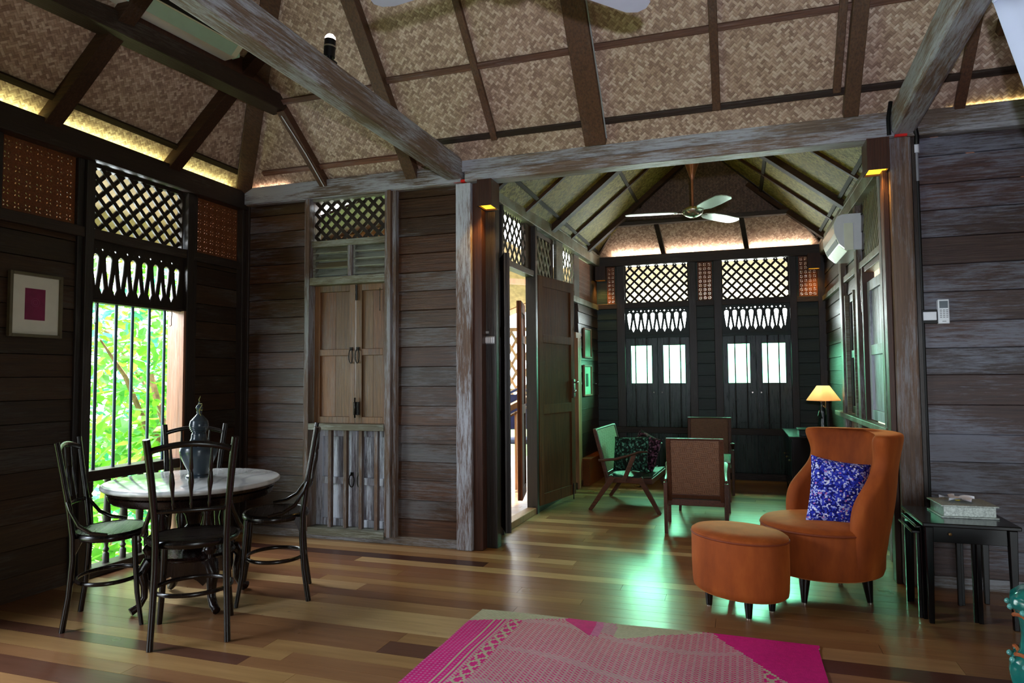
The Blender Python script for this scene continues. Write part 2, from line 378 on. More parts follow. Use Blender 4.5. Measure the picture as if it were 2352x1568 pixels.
def trim(mb, mat, label, cat='beam', bevel=.004, group=None):
    TR[0] += 1; return struct(mb, 'trim_%d' % TR[0], mat, label, cat, bevel, group)
def wobj(name, label, cat='window'):
    return empty(name, kind='structure', label=label, category=cat)

# wall frames: (u along wall, off into room, z)
XL, YF, XR2 = -2.6355, 3.57, 1.77
def TB(u, o, z): return (u, -o, z)
def TL(u, o, z): return (XL+o, u, z)
def TF(u, o, z): return (u, YF-o, z)
_d = Vector((.13, 3.57)).normalized()
def TL2(u, o, z): return (-.77+_d.x*u+_d.y*o, _d.y*u-_d.x*o, z)
def TR2(u, o, z): return (XR2-o, u, z)

def planks(mb, u0, u1, z0, z1, h=.127, t=.03, lap=.007, split=False):
    z = z0; 
    while z < z1-.005:
        hh = h*random.uniform(.94, 1.06); zt = min(z+hh, z1)
        if z1-zt < .03: zt = z1
        segs = [(u0, u1)]
        if split and u1-u0 > 1.2 and random.random() < .6:
            c = random.uniform(u0+.4, u1-.4); segs = [(u0, c-.001), (c+.001, u1)]
        for a, b in segs:
            r = random.random()
            vs = [(u, o, zz) for u in (a, b) for (o, zz) in ((-t, z), (lap, z+.002), (lap*.9, z+.006), (0, zt-.003), (-.004, zt), (-t, zt))]
            mb.add(vs, [(0, 1, 2, 3, 4, 5), (11, 10, 9, 8, 7, 6)]+[(i, 6+i, 6+(i+1) % 6, (i+1) % 6) for i in range(6)], r)
        z = zt
    return mb

def clip(x0, y0, dx, dy, w, h):
    t0, t1 = -1e9, 1e9
    for p, d, m in ((x0, dx, w), (y0, dy, h)):
        if abs(d) < 1e-9:
            if p < 0 or p > m: return None
        else:
            a, b = (0-p)/d, (m-p)/d
            if a > b: a, b = b, a
            t0, t1 = max(t0, a), min(t1, b)
    return (t0, t1) if t1-t0 > .01 else None
def lattice(mb, u0, u1, z0, z1, sp=.052, bw=.02, th=.012, off=0, ang=45):
    w, h = u1-u0, z1-z0; ca, sa = math.cos(math.radians(ang)), math.sin(math.radians(ang))
    for side, o in ((1, off), (-1, off+th)):
        n = int((w+h*ca/sa)/sp)+2
        for i in range(-n, n+1):
            c = clip(i*sp+sp/2, 0, ca*side, sa, w, h)
            if not c: continue
            a, b = c; p = (u0+i*sp+sp/2+ca*side*a, z0+sa*a); q = (u0+i*sp+sp/2+ca*side*b, z0+sa*b)
            nx, nz = -sa, ca*side; hw = bw/2
            poly = [(p[0]+nx*hw, p[1]+nz*hw), (p[0]-nx*hw, p[1]-nz*hw), (q[0]-nx*hw, q[1]-nz*hw), (q[0]+nx*hw, q[1]+nz*hw)]
            mb.prism(poly, lambda a_, b_, t_: (a_, t_, b_), o, o+th)
    return mb

def panel_holes(outer, holes, th, T, off, name, mat, parent=None):
    """board with cut-outs: 2D curve filled, extruded, turned into a mesh on the wall frame T"""
    cu = bpy.data.curves.new(name, 'CURVE'); cu.dimensions = '2D'; cu.fill_mode = 'BOTH'; cu.extrude = th/2
    for poly in [outer]+holes:
        sp = cu.splines.new('POLY'); sp.points.add(len(poly)-1)
        for pt, (a, b) in zip(sp.points, poly): pt.co = (a, b, 0, 1)
        sp.use_cyclic_u = True
    o = bpy.data.objects.new(name, cu); COL.objects.link(o)
    me = bpy.data.meshes.new_from_object(o.evaluated_get(bpy.context.evaluated_depsgraph_get()))
    bpy.data.objects.remove(o); bpy.data.curves.remove(cu)
    me.materials.clear(); me.materials.append(M[mat])
    for v in me.vertices: v.co = T(v.co.x, off+v.co.z, v.co.y)
    bm = bmesh.new(); bm.from_mesh(me); bmesh.ops.remove_doubles(bm, verts=bm.verts, dist=1e-6); bmesh.ops.recalc_face_normals(bm, faces=bm.faces); bm.to_mesh(me); bm.free()
    me.name = name; return link(name, me, parent)

def teardrop(u0, u1, z0, z1, n, T, parent, off=-.01, mat='latX'):
    m = .018; w = (u1-u0); c = w/n; h = z1-z0; holes = []
    for i in range(n):
        cx = u0+c*(i+.5); r = c*.27; top = z1-h*.24; bot = z0+h*.16
        pts = [(cx+r*math.cos(a), top+r*math.sin(a)) for a in [PI*j/8 for j in range(9)]]
        pts += [(cx-r*.72, top-(top-bot)*.42), (cx-.0015, bot), (cx+.0015, bot), (cx+r*.72, top-(top-bot)*.42)]
        holes.append(pts)
        if i < n-1:
            x = cx+c/2; k = c*.20; zb = z0+h*.03; zt = z0+h*.58
            holes.append([(x, zt), (x-k, z0+h*.17), (x, zb), (x+k, z0+h*.17)])
            d = c*.12; zz = z1-h*.07; holes.append([(x, zz+d*1.2), (x-d, zz), (x, zz-d*1.2), (x+d, zz)])
        d = c*.055; zz = z1-h*.075; holes.append([(cx+d*math.cos(a), zz+d*math.sin(a)) for a in [PI/3*j for j in range(6)]])
    return panel_holes([(u0-.012, z0-.03), (u1+.012, z0-.03), (u1+.012, z1+.045), (u0-.012, z1+.045)], holes, .02, T, off, 'teardrop_panel', mat, parent)

def fretwork(u0, u1, z0, z1, T, name='fretwork_panel', parent=None, off=-.01, cell=.058, mat='fret', hs=1.0):
    nx, nz = max(1, round((u1-u0-.02)/cell)), max(1, round((z1-z0-.02)/cell)); cx, cz = (u1-u0-.02)/nx, (z1-z0-.02)/nz
    holes = []
    def el(x, z, a, b, rot):
        return [(x+a*math.cos(t)*math.cos(rot)-b*math.sin(t)*math.sin(rot), z+a*math.cos(t)*math.sin(rot)+b*math.sin(t)*math.cos(rot)) for t in [PI/3*k for k in range(6)]]
    for i in range(nx):
        for j in range(nz):
            x, z = u0+.01+cx*(i+.5), z0+.01+cz*(j+.5)
            for k in range(4):
                a = PI/4+PI/2*k; holes.append(el(x+.24*cx*math.cos(a), z+.24*cz*math.sin(a), .15*cx*hs, .08*cx*hs, a))
            for k in range(4):
                a = PI/2*k; holes.append(el(x+.38*cx*math.cos(a), z+.38*cz*math.sin(a), .07*cx*hs, .05*cx*hs, a))
    return panel_holes([(u0, z0), (u1, z0), (u1, z1), (u0, z1)], holes, .016, T, off, name, mat, parent)

# ================================================================== SETTING
# floor: planks run along X
fl = MB(); y = -6.3
while y < YF+.05:
    w = random.choice([.085, .1, .115, .125]); x = -2.75
    while x < 4.2:
        L = random.uniform(1.2, 3.2); x1 = min(4.2, x+L)
        fl.box(x+.0008, x1-.0008, y+.0008, min(y+w, YF+.06)-.0008, -.04, 0); x = x1
    y += w
fl.box(-2.75, 4.2, -6.3, YF+.06, -.08, -.041, .5)
# the dark reddish boards read in front of the table and the rug
struct(fl, 'floor', 'floor', 'polished wooden plank floor of mixed brown boards', 'floor')

# ---- back wall (Y = 0), left part
b = MB(TB); planks(b, -2.62, -2.05, .05, 2.40, .127); planks(b, -1.32, -.86, .05, 2.40, .127)
b.box(-2.66, -.86, -.06, -.031, 0, 2.44, .2)
# open the back board behind the bay by leaving it out: rebuild as pieces
b = MB(TB); planks(b, -2.62, -2.05, .05, 2.40, .127); planks(b, -1.32, -.86, .05, 2.40, .127)
struct(b, 'wall_back', 'wallX', 'dark worn plank wall on both sides of the tall shuttered bay', 'wall')
b = MB(TB); b.box(-2.64, -.86, 0, .03, 0, .055); struct(b, 'baseboard_back', 'beamX', 'low worn skirting board under the shuttered bay wall', 'skirting board', .003)
b = MB(TB); b.box(-2.6, -.83, -.06, .045, 2.40, 2.50); b.box(-2.6, -.83, .045, .06, 2.405, 2.525)
trim(b, 'beamX', 'worn wall plate running above the tall shuttered bay', 'beam')
b = MB(TB); b.box(-2.6355, -2.58, 0, .05, 0, 2.4); b.box(-2.58, -2.55, 0, .02, 0, 2.4)
trim(b, 'darkZ', 'dark corner post beside the shuttered bay wall', 'post')

# tall shuttered bay
W = wobj('window_2', 'tall window bay with closed brown shutters above bleached lower shutters')
m = MB(TB)
m.box(-2.055, -2.035, 0, .035, .05, 2.40); m.box(-2.055, -2.0, -.09, .0, .05, 2.40); m.box(-2.035, -2.0, 0, .055, .05, 2.40)
m.box(-1.40, -1.315, -.09, 0, .05, 2.40); m.box(-1.40, -1.375, 0, .05, .05, 2.40); m.box(-1.372, -1.345, 0, .07, .05, 2.40); m.box(-1.342, -1.315, 0, .05, .05, 2.40)
m.build('frame_post', 'postZ', W, .003)
m = MB(TB)
for z0, z1, o in ((2.05, 2.095, .03), (1.775, 1.83, .05), (.755, .80, .055), (.03, .08, .055), (2.385, 2.40, .02)): m.box(-2.0, -1.40, -.09, o, z0, z1)
m.build('frame_rail', 'louver', W, .003)
lattice(MB(TB), -1.995, -1.402, 2.095, 2.385, .085, .024, .01, -.03).build('lattice_panel', 'latX', W)
for a, c in ((-1.99, -1.705), (-1.665, -1.405)):
    m = MB(TB); m.box(a-.008, a+.012, -.03, .01, 1.83, 2.05); m.box(c-.012, c+.005, -.03, .01, 1.83, 2.05)
    for k in range(4):
        z = 1.845+k*.053
        m.prism([(-.035, z+.045), (-.03, z+.052), (.014, z+.007), (.009, z)], lambda p, q, t: (t, p, q), a+.012, c-.012)
    m.box(a, c, -.045, -.035, 1.83, 2.05); m.build('louver_panel', 'louver', W)
m = MB(TB); m.box(-1.70, -1.668, -.03, .03, 1.83, 2.05); m.build('mullion', 'postZ', W, .003)
def leafpanel(a, c, z0, z1, mids, T, parent, mat, fr=.045, th=.03, off=-.04, name='shutter'):
    m = MB(T); m.box(a, a+fr, off, off+th, z0, z1); m.box(c-fr, c, off, off+th, z0, z1)
    zs = [z0]+mids+[z1-fr]
    for k, z in enumerate(zs): m.box(a+fr, c-fr, off, off+th, z, z+fr)
    for k in range(len(zs)-1):
        zz0, zz1 = zs[k]+fr, zs[k+1]; h = (c-a-2*fr)/2
        m.box(a+fr, a+fr+h, off+.004, off+th*.45, zz0, zz1); m.box(a+fr+h, c-fr, off+.004, off+th*.45, zz0, zz1)
    return m.build(name, mat, parent, .002)
def ring(T, u, z, parent, off=0, r=.016, h=.05, mat='darkiron', name='handle'):
    pts = [(u+r*math.cos(t), off+.012, z+h*math.sin(t)) for t in [2*PI*k/14 for k in range(14)]]
    m = MB(T); m.tube(pts, .004, 6, closed=True); m.box(u-.01, u+.01, off, off+.012, z+h-.012, z+h+.012)
    return m.build(name, mat, parent)
s1 = leafpanel(-1.995, -1.665, .80, 1.775, [1.275], TB, W, 'shutZ'); ring(TB, -1.69, 1.27, s1, -.01)
s2 = leafpanel(-1.655, -1.402, .80, 1.775, [1.275], TB, W, 'shutZ'); ring(TB, -1.638, 1.27, s2, -.01)
m = MB(TB); m.box(-1.665, -1.625, -.01, .006, .86, .95); m.cyl((-1.65, .012, .84), (-1.65, .012, .98), .006, n=8); m.build('bolt', 'darkiron', s2)
m = MB(TB); m.cyl((-1.645, .004, 1.66), (-1.645, .004, 1.77), .008, n=8); m.cyl((-1.46, .004, 1.58), (-1.46, .004, 1.74), .003, n=6); m.build('bolt', 'darkiron', s2)
s3 = leafpanel(-1.995, -1.672, .08, .755, [.37], TB, W, 'shutBlue', .05, .03, -.075); ring(TB, -1.70, .40, s3, -.045, .02, .045)
s4 = leafpanel(-1.665, -1.402, .08, .755, [.37], TB, W, 'shutBlue', .05, .03, -.075); ring(TB, -1.64, .40, s4, -.045, .016, .045)
for u in (-1.85, -1.727, -1.606, -1.484):
    m = MB(TB); m.box(u-.013, u+.013, -.02, .012, .08, .755); m.build('window_bar', 'postZ', W, .002)

# ---- left wall (X = XL)
b = MB(TL)
planks(b, -.50, -.0, 0, 1.93, .127); planks(b, -2.35, -1.31, 0, 1.93, .127); planks(b, -6.2, -3.9, 0, 1.93, .127, split=True)
b.box(-.50, 0, -.05, -.03, 0, 1.93, .3); b.box(-2.35, -1.31, -.05, -.03, 0, 1.93, .3); b.box(-6.2, -3.9, -.05, -.03, 0, 2.37, .3)
b.box(-3.9, -2.35, -.04, 0, 2.03, 2.37, .3)
struct(b, 'wall_left', 'wallY', 'dark horizontal plank wall with the barred garden window', 'wall')
b = MB(TL); b.box(-6.2, .02, -.06, .06, 2.37, 2.485); b.box(-6.2, .02, .06, .075, 2.37, 2.505)
trim(b, 'darkY', 'dark wall plate along the top of the garden window wall', 'beam')
b = MB(TL); b.box(-2.35, .0, -.03, .03, 1.925, 1.985); trim(b, 'darkY', 'dark rail under the lattice band of the garden window wall', 'rail')
b = MB(TL); b.box(-1.31, -1.255, -.05, .04, 0, 2.37); b.box(-1.345, -1.31, 0, .02, 0, 2.37); trim(b, 'darkZ', 'dark post left of the garden window', 'post')
b = MB(TL); b.box(-.56, -.50, -.05, .04, 0, 2.37); b.box(-.50, -.455, 0, .02, 0, 2.37); trim(b, 'darkZ', 'dark post right of the garden window', 'post')
b = MB(TL); b.box(-1.83, -1.76, -.05, .02, 1.985, 2.37); trim(b, 'darkZ', 'short dark post left of the large carved panel', 'post')
b = MB(TL); b.box(-.035, 0, -.05, .02, 1.985, 2.37); b.box(-1.35, -1.345, -.05, .02, 1.985, 2.37); b.box(-2.35, -1.83, -.05, -.02, 1.985, 2.37)
trim(b, 'darkY', 'dark board filling beside the carved panels', 'board')
for (u0, u1, z0, z1, T, lab) in ((-1.765, -1.345, 1.98, 2.375, TL, 'large carved brown fretwork panel above the framed picture'),
                                 (-.455, -.03, 1.98, 2.375, TL, 'carved brown fretwork panel right of the garden window lattice')):
    o = fretwork(u0, u1, z0, z1, T); o['label'] = lab; o['category'] = 'carved panel'; o['group'] = 'carved fretwork panels'
W = wobj('window_1', 'barred garden window with lattice and teardrop fretwork over it')
m = MB(TL); m.box(-1.255, -.56, -.10, .02, .54, .60); m.build('sill_rail', 'darkY', W, .004)
m = MB(TL); m.box(-1.255, -.56, -.08, .03, 0, .05); m.build('bottom_rail', 'darkY', W, .004)
m = MB(TL); m.box(-1.245, -1.235, -.04, .0, 1.985, 2.365); m.box(-.575, -.565, -.04, 0, 1.985, 2.365); m.box(-1.24, -.57, -.04, 0, 2.352, 2.37)
lattice(m, -1.24, -.57, 1.987, 2.355, .096, .025, .012, -.03); m.build('lattice_panel', 'latX', W)
teardrop(-1.25, -.565, 1.60, 1.90, 8, TL, W)
m = MB(TL); m.box(-1.255, -.56, -.06, .012, 1.565, 1.585); m.build('head_rail', 'darkY', W, .003)
m = MB(TL); m.box(-.580, -.5605, -.10, .035, .05, 1.57); m.build('jamb_lining', 'pale', W, .002)  # pale pinkish wood carries the sunlight on this reveal
m = MB(TL); m.box(-1.262, -1.25, -.09, -.05, .05, 1.57); m.build('jamb_lining', 'darkZ', W, .002)
for u in (-1.172, -1.041, -.925, -.798, -.677):
    m = MB(TL); m.cyl((u, -.03, .6), (u, -.03, 1.57), .0095, n=12); m.build('window_bar', 'iron', W)
def balprof(h, r=.02):
    pr = [(r*.9, 0), (r*.9, .05), (r*.5, .06), (r*.9, .075), (r*.5, .09), (r*.75, .12), (r*1.15, .25*h/.5), (r*.75, .4*h/.5), (r*.45, h-.1), (r*.9, h-.09), (r*.5, h-.075), (r*.9, h-.06), (r*.9, h)]
    return pr
for k in range(6):
    u = -1.19+k*.116; m = MB(TL); m.lathe(balprof(.49), (u, -.03, .05), 12); m.build('baluster', 'darkZ', W)
for u, l in ((-1.19, .12), (-.64, .10)):
    m = MB(TL); m.tube([(u, -.012, 1.57), (u, -.006, 1.55), (u-.004, -.008, 1.57-l*.6), (u, -.01, 1.57-l), (u-.012, -.01, 1.565-l)], .0028, 6); m.build('hook', 'darkiron', W)
# second opening in this wall, beyond the picture's edge
W = wobj('window_7', 'wide barred opening further along the garden wall')
m = MB(TL); m.box(-3.9, -3.84, -.05, .04, 0, 2.03); m.box(-2.41, -2.35, -.05, .04, 0, 2.03); m.box(-3.84, -2.41, -.05, .03, 1.97, 2.03); m.box(-3.84, -2.41, -.05, .03, 0, .05); m.build('frame', 'darkZ', W, .004)
for k in range(9):
    m = MB(TL); m.cyl((-3.70+k*.145, -.03, .05), (-3.70+k*.145, -.03, 1.97), .009, n=10); m.build('window_bar', 'iron', W)

# ---- right part of the back wall
b = MB(TB); planks(b, 1.815, 4.2, .05, 2.40, .15, split=False); b.box(1.815, 4.2, -.06, -.032, 0, 2.44, .4)
struct(b, 'wall_right', 'wallRX', 'bleached plank wall behind the dark side tables', 'wall')
b = MB(TB); b.box(1.81, 4.2, 0, .03, 0, .06); struct(b, 'baseboard_right', 'beamX', 'low skirting board behind the side tables', 'skirting board')
b = MB(TB); b.box(1.78, 4.2, -.06, .045, 2.43, 2.51); b.box(1.78, 4.2, -.06, .06, 2.40, 2.43); b.box(1.78, 4.2, .045, .06, 2.43, 2.535)
trim(b, 'beamX', 'wall plate above the bleached plank wall', 'beam')
# closing walls behind the camera
b = MB(); b.T = lambda u, o, z: (4.2-o, u, z); planks(b, -6.3, 0, 0, 2.5, .15, split=True); struct(b, 'wall_side', 'wallY', 'plank wall on the far right of the room beside the bed', 'wall')
b = MB(); b.T = lambda u, o, z: (u, -6.3+o, z); planks(b, -2.7, 2.5, 0, 2.5, .15); planks(b, 4.0, 4.2, 0, 2.5, .15); b.box(2.5, 4.0, -.03, 0, 2.3, 2.5)  # unseen opening, placed to throw a cool sheen on the right wall
struct(b, 'wall_front', 'wallX', 'plank wall behind the viewer with an unseen opening placed for cool light on the right wall', 'wall')

# ---- pillars and tie beams
b = MB(); b.box(-.872, -.765, -.05, .06, 0, 2.40); trim(b, 'pillarZ', 'flaking bleached pillar at the left of the wide opening', 'pillar', .006)
b = MB(); b.box(-.764, -.70, -.02, .06, 0, 2.40); trim(b, 'brownZ', 'brown board against the side of the flaking pillar', 'board')
b = MB(); b.box(-.74, -.63, .062, .14, 0, 2.40); trim(b, 'darkZ', 'dark board post behind the flaking pillar', 'post')
b = MB(); b.box(1.69, 1.80, -.05, .10, 0, 2.41); trim(b, 'pillarR', 'smooth grey brown pillar at the right of the wide opening', 'pillar', .012)
b = MB(); b.box(1.66, 1.689, -.02, .06, 0, 2.40); trim(b, 'brownZ', 'narrow brown board against the side of the right pillar', 'board')
b = MB(); b.box(-.80, 1.72, -.075, .05, 2.40, 2.475); trim(b, 'beamX', 'bleached lintel beam spanning the wide opening', 'beam', .012)
b = MB(); b.box(-.86, 1.72, -.05, .05, 2.476, 2.665); trim(b, 'beamX', 'deep brown fascia board above the lintel beam', 'beam', .004)
b = MB(); b.beam((-.93, -6.2, 2.47), (-.88, .04, 2.50), .115, .145); trim(b, 'beamY', 'long bleached tie beam running from the left pillar towards the viewer', 'beam', .018)
b = MB(); b.beam((1.60, -6.2, 2.70), (1.765, .04, 2.49), .12, .15); trim(b, 'beamY', 'long bleached tie beam running from the right pillar towards the viewer', 'beam', .018)
for (x0, x1) in ((-.88, -.755), (1.68, 1.81)):
    m = MB(); m.box(x0, x1, -.058, .0, 2.405, 2.422)
    o = m.build('tape_strip', 'red'); o['label'] = 'scrap of red tape around the top of the %s pillar' % ('flaking' if x0 < 0 else 'smooth right'); o['category'] = 'tape'

# ---- ceiling of the main room (plaited matting, four slopes)
def slab(quads, name, mat, label, th=.02, outw=None):
    """each quad: 4 pts; uv in metres; closed slab thickened away from the room"""
    bm = bmesh.new(); uvl = bm.loops.layers.uv.new('UVMap')
    for q in quads:
        P = [Vector(p) for p in q]; e = (P[1]-P[0]).normalized(); nrm = (P[1]-P[0]).cross(P[2]-P[0]).normalized()
        if nrm.z < 0: nrm = -nrm
        f_ = nrm.cross(e); Q = [p+nrm*th for p in P]
        vs = [bm.verts.new(p) for p in P+Q]; n = len(P)
        fs = [list(range(n)), list(range(n, 2*n))[::-1]]+[[i, (i+1) % n, n+(i+1) % n, n+i] for i in range(n)]
        for f in fs:
            ff = bm.faces.new([vs[i] for i in f])
            for lp in ff.loops: d = lp.vert.co-P[0]; lp[uvl].uv = (d.dot(e)+20, d.dot(f_)+20)
    bmesh.ops.recalc_face_normals(bm, faces=bm.faces); me = bpy.data.meshes.new(name); bm.to_mesh(me); bm.free(); me.materials.append(M[mat])
    o = link(name, me); o['kind'] = 'structure'; o['label'] = label; o['category'] = 'ceiling'; return o
TOP = 4.6; a = TOP-2.5; k = .95
xl2 = XL-.05+a/k
C0, C1 = (XL-.07, .07, 2.43), (xl2, -2.1, TOP)
slab([[(XL-.07, .07, 2.43), (4.3, .07, 2.43), (4.3-a/k, -2.1, TOP), (xl2, -2.1, TOP)]], 'ceiling', 'mat', 'plaited bamboo matting slope above the wide opening')
slab([[(XL-.07, -6.35, 2.43), (XL-.07, .07, 2.43), (xl2, -2.1, TOP), (xl2, -4.2, TOP)],
      [(4.3, .07, 2.43), (4.3, -6.35, 2.43), (4.3-a/k, -4.2, TOP), (4.3-a/k, -2.1, TOP)],
      [(4.3, -6.35, 2.43), (XL-.07, -6.35, 2.43), (xl2, -4.2, TOP), (4.3-a/k, -4.2, TOP)],
      [(xl2, -2.1, TOP), (4.3-a/k, -2.1, TOP), (4.3-a/k, -4.2, TOP), (xl2, -4.2, TOP)]], 'ceiling', 'mat', 'plaited bamboo matting slope above the garden window wall')
nB = Vector((0, -.7071, -.7071)); nB = Vector((0, -1, -1)).normalized()   # into the room from the back slope
def onB(x, yy, d=0): p = Vector((x, yy, 2.5-yy))+nB*d; return tuple(p)
def rafB(x0, x1, y0, y1, w, d, lab, mat='raft'):
    m = MB(); m.beam(onB(x0, y0, d/2), onB(x1, y1, d/2), w, d, tuple(nB)); trim(m, mat, lab, 'rafter', .003, 'rafters under the bamboo matting')
rafB(-1.19, -1.19, -.0, -2.0, .085, .07, 'broad dark rafter crossing behind the left tie beam')
rafB(-.555, -.60, -.14, -2.0, .042, .03, 'thin rafter next left of the cable-carrying rafter')
rafB(.085, .085, -.07, -2.0, .13, .06, 'broad rafter carrying a pale cable, ending on the fascia')
rafB(.80, .79, -.15, -2.0, .045, .03, 'thin rafter over the middle of the wide opening')
rafB(1.50, 1.50, -.07, -2.0, .075, .07, 'rafter just left of the right tie beam, ending on the fascia')
rafB(1.425, 1.425, -.16, -2.0, .04, .03, 'slim brown strip left of the rafter by the right tie beam')
rafB(2.03, 2.02, -.03, -2.0, .05, .03, 'thin rafter right of the right tie beam')
rafB(2.16, 2.16, -.30, -2.0, .07, .06, 'dark rafter near the white canopy')
rafB(-1.88, -1.95, -.0, -.42, .06, .06, 'short rafter with a white cable, left corner of the roof')
m = MB(); m.tube([onB(.16, -.10, .062), onB(.163, -.3, .064), onB(.16, -.8, .062), onB(.165, -1.6, .064)], .004, 6)
o = m.build('cable', 'grey'); o['label'] = 'pale cable clipped along the broad rafter over the opening'; o['category'] = 'cable'
m = MB(); m.tube([onB(-1.875, -.02, .064), onB(-1.9, -.2, .066), onB(-1.925, -.3, .065), onB(-1.95, -.4, .066)], .003, 6)
o = m.build('cable', 'white'); o['label'] = 'thin white cable on the short corner rafter'; o['category'] = 'cable'
for (x0, x1, yy, lab) in ((-1.15, 4.0-1.7, -.47, 'reddish ceiling batten crossing the upper matting panels'), (-2.35, -1.2, -.11, 'low ceiling batten above the shuttered bay wall'), (-2.05, -1.23, -.45, 'ceiling batten left of the broad dark rafter'), (-1.12, 4.0, -.16, 'bottom ceiling batten along the fascia board'), (1.6, 4.0, -1.0, 'upper right ceiling batten')):
    m = MB(); m.beam(onB(x0, yy, .012), onB(x1, yy, .012), .035, .024, tuple(nB)); trim(m, 'batten' if yy != -.16 else 'darkX', lab, 'batten', .002, 'battens over the bamboo matting')
# left slope
nL = Vector((.95, 0, -1)).normalized()
def onL(x, yy, d=0): return tuple(Vector((x, yy, 2.5+.95*(x-XL)))+nL*d)
for yy, lab in ((-.72, 'dark rafter above the lattice of the garden window'), (-1.55, 'dark rafter above the large carved panel'), (-2.4, 'dark rafter above the second garden opening')):
    m = MB(); m.beam(onL(XL+.0, yy, .035), onL(XL+2.0, yy, .035), .09, .07, tuple(nL)); trim(m, 'raftX', lab, 'rafter', .003, 'rafters under the bamboo matting')
m = MB(); m.beam(onL(-2.515, -5.5, .012), onL(-2.515, -.12, .012), .035, .024, tuple(nL)); trim(m, 'battenY', 'low batten along the matting above the garden window wall', 'batten', .002)
hd = Vector((1/.95, -1, 1)).normalized()
hp = lambda t, e=0: (XL+t/.95+e*.5, -t-e*.5, 2.5+t-e*.7)
m = MB(); m.beam(hp(-.02, .03), hp(2.0, .03), .11, .07, (.5, -.5, -.7)); trim(m, 'raft', 'hip rafter rising from the corner of the room', 'rafter', .003)
# purlin beam, its board and the air conditioner
m = MB(); m.beam((-1.985, -.41, 2.937), (-2.31, -3.0, 2.937), .125, .105); trim(m, 'darkY', 'dark purlin beam below the air conditioner', 'beam', .006)
m = MB(); m.prism([(-.50, 2.99), (-.83, 3.32), (-3.0, 3.32), (-3.0, 2.99)], lambda p, q, w: (-1.955+w+.125*(p+.41), p, q), -.028, 0); trim(m, 'brownZ', 'reddish board behind the air conditioner', 'board', .003)
def ac_unit(loc, rz, label, L, mats=('acwhite', 'mint')):
    t = thing('air_conditioner', label, 'air conditioner', loc, rz)
    # local: x length 0..L, y out from wall (0..d), z height
    d, h = .19, .27
    prof = [(0, 0), (.10, 0), (.155, .05), (.185, .13), (.19, .20), (.165, .255), (.13, .27), (0, .27)]
    m = MB(); m.prism(prof, lambda p, q, s_: (s_, p, q), 0, L); m.build('body', mats[0], t, .006)
    m = MB(); m.prism([(.098, -.004), (.153, .046), (.150, .052), (.096, .004)], lambda p, q, s_: (s_, p, q), .04, L-.04); m.build('air_flap', mats[1], t, .001)
    m = MB(); m.prism([(.158, .054), (.172, .09), (.17, .093), (.155, .058)], lambda p, q, s_: (s_, p, q), .03, L-.03); m.build('outlet_slot', 'blackm', t)
    m = MB(); m.box(-.004, .0, .06, .12, .0, .20) ; m.build('end_cap_stripe', mats[1], t)
    return t
ac_unit((-2.015, -.90, 3.03), -PI/2-.125, 'long cream air conditioner high beside the left tie beam', 1.3)

# spotlight on the tie beam
t = thing('spotlight', 'small black and chrome spotlight above the left tie beam', 'spotlight', (-.875, -1.52, 2.560)); t.scale = (1, 1, 1.15)
m = MB(); m.cyl((0, 0, 0), (0, 0, .035), .012, n=10); m.box(-.03, .03, -.02, .02, 0, .012); m.build('bracket', 'black', t)
m = MB(); m.cyl((0, 0, .03), (.005, 0, .10), .026, n=20); m.build('lamp_housing', 'black', t)
m = MB(); m.cyl((.004, 0, .068), (.0045, 0, .074), .028, n=20); m.build('chrome_ring', 'chrome', t)
m = MB(); m.lathe([(.025, 0), (.024, .01), (.015, .02), (0, .023)], (.005, 0, .10), 18); m.build('bulb', 'bulb', t)

# ---- second room walls
b = MB(TF)
for u0, u1 in ((-.66, -.41), (.47, .655), (1.495, 1.80)): planks(b, u0, u1, .48, 1.88, .127)
for u0, u1 in ((-.66, -.41), (.47, .655), (1.495, 1.80)): b.box(u0, u1, -.05, -.03, .0, 1.9, .3); planks(b, u0, u1, 0, .48, .127)
b.box(-.66, -.52, -.03, 0, 1.94, 2.37, .4); b.box(.47, .487, -.03, 0, 1.94, 2.37, .4); b.box(.64, .655, -.03, 0, 1.94, 2.37, .4); b.box(1.495, 1.52, -.03, 0, 1.94, 2.37, .4); b.box(1.70, 1.80, -.03, 0, 1.94, 2.37, .4)
b.box(-.43, -.41, -.03, 0, 1.94, 2.37, .4)
struct(b, 'wall_far', 'farX', 'dark plank wall at the far end with two shuttered windows', 'wall')
b = MB(TF); b.box(-.70, 1.82, -.06, .05, 2.365, 2.45); b.box(-.70, 1.82, .05, .062, 2.365, 2.475); b.box(-.66, 1.80, -.05, .02, 1.88, 1.94)
trim(b, 'darkX', 'dark plate and rail over the far windows', 'beam')
b = MB(TF); b.box(-.66, 1.80, 0, .06, .48, .545); trim(b, 'darkX', 'dark sill ledge running under the far windows', 'ledge')
b = MB(TF); b.box(-.66, 1.80, 0, .03, 0, .07); struct(b, 'baseboard_far', 'darkX', 'dark skirting board under the far windows', 'skirting board')
for u0, u1, lab in ((-.41, -.318, 'left of the far left window'), (.388, .47, 'right of the far left window'), (.655, .737, 'left of the far right window'), (1.425, 1.495, 'right of the far right window'), (1.70, 1.78, 'in the far right corner')):
    b = MB(TF); b.box(u0, u1, -.05, .03, 0, 2.37); trim(b, 'darkZ', 'dark post '+lab, 'post')
for (u0, u1, lab) in ((-.52, -.43, 'narrow carved fretwork panel beside the far left lamp'), (.487, .64, 'carved fretwork panel between the two far lattices'), (1.52, 1.70, 'carved fretwork panel beside the far right lamp')):
    o = fretwork(u0-.005, u1+.005, 1.935, 2.37, TF, cell=.045, hs=.62); o['label'] = lab; o['category'] = 'carved panel'; o['group'] = 'carved fretwork panels'
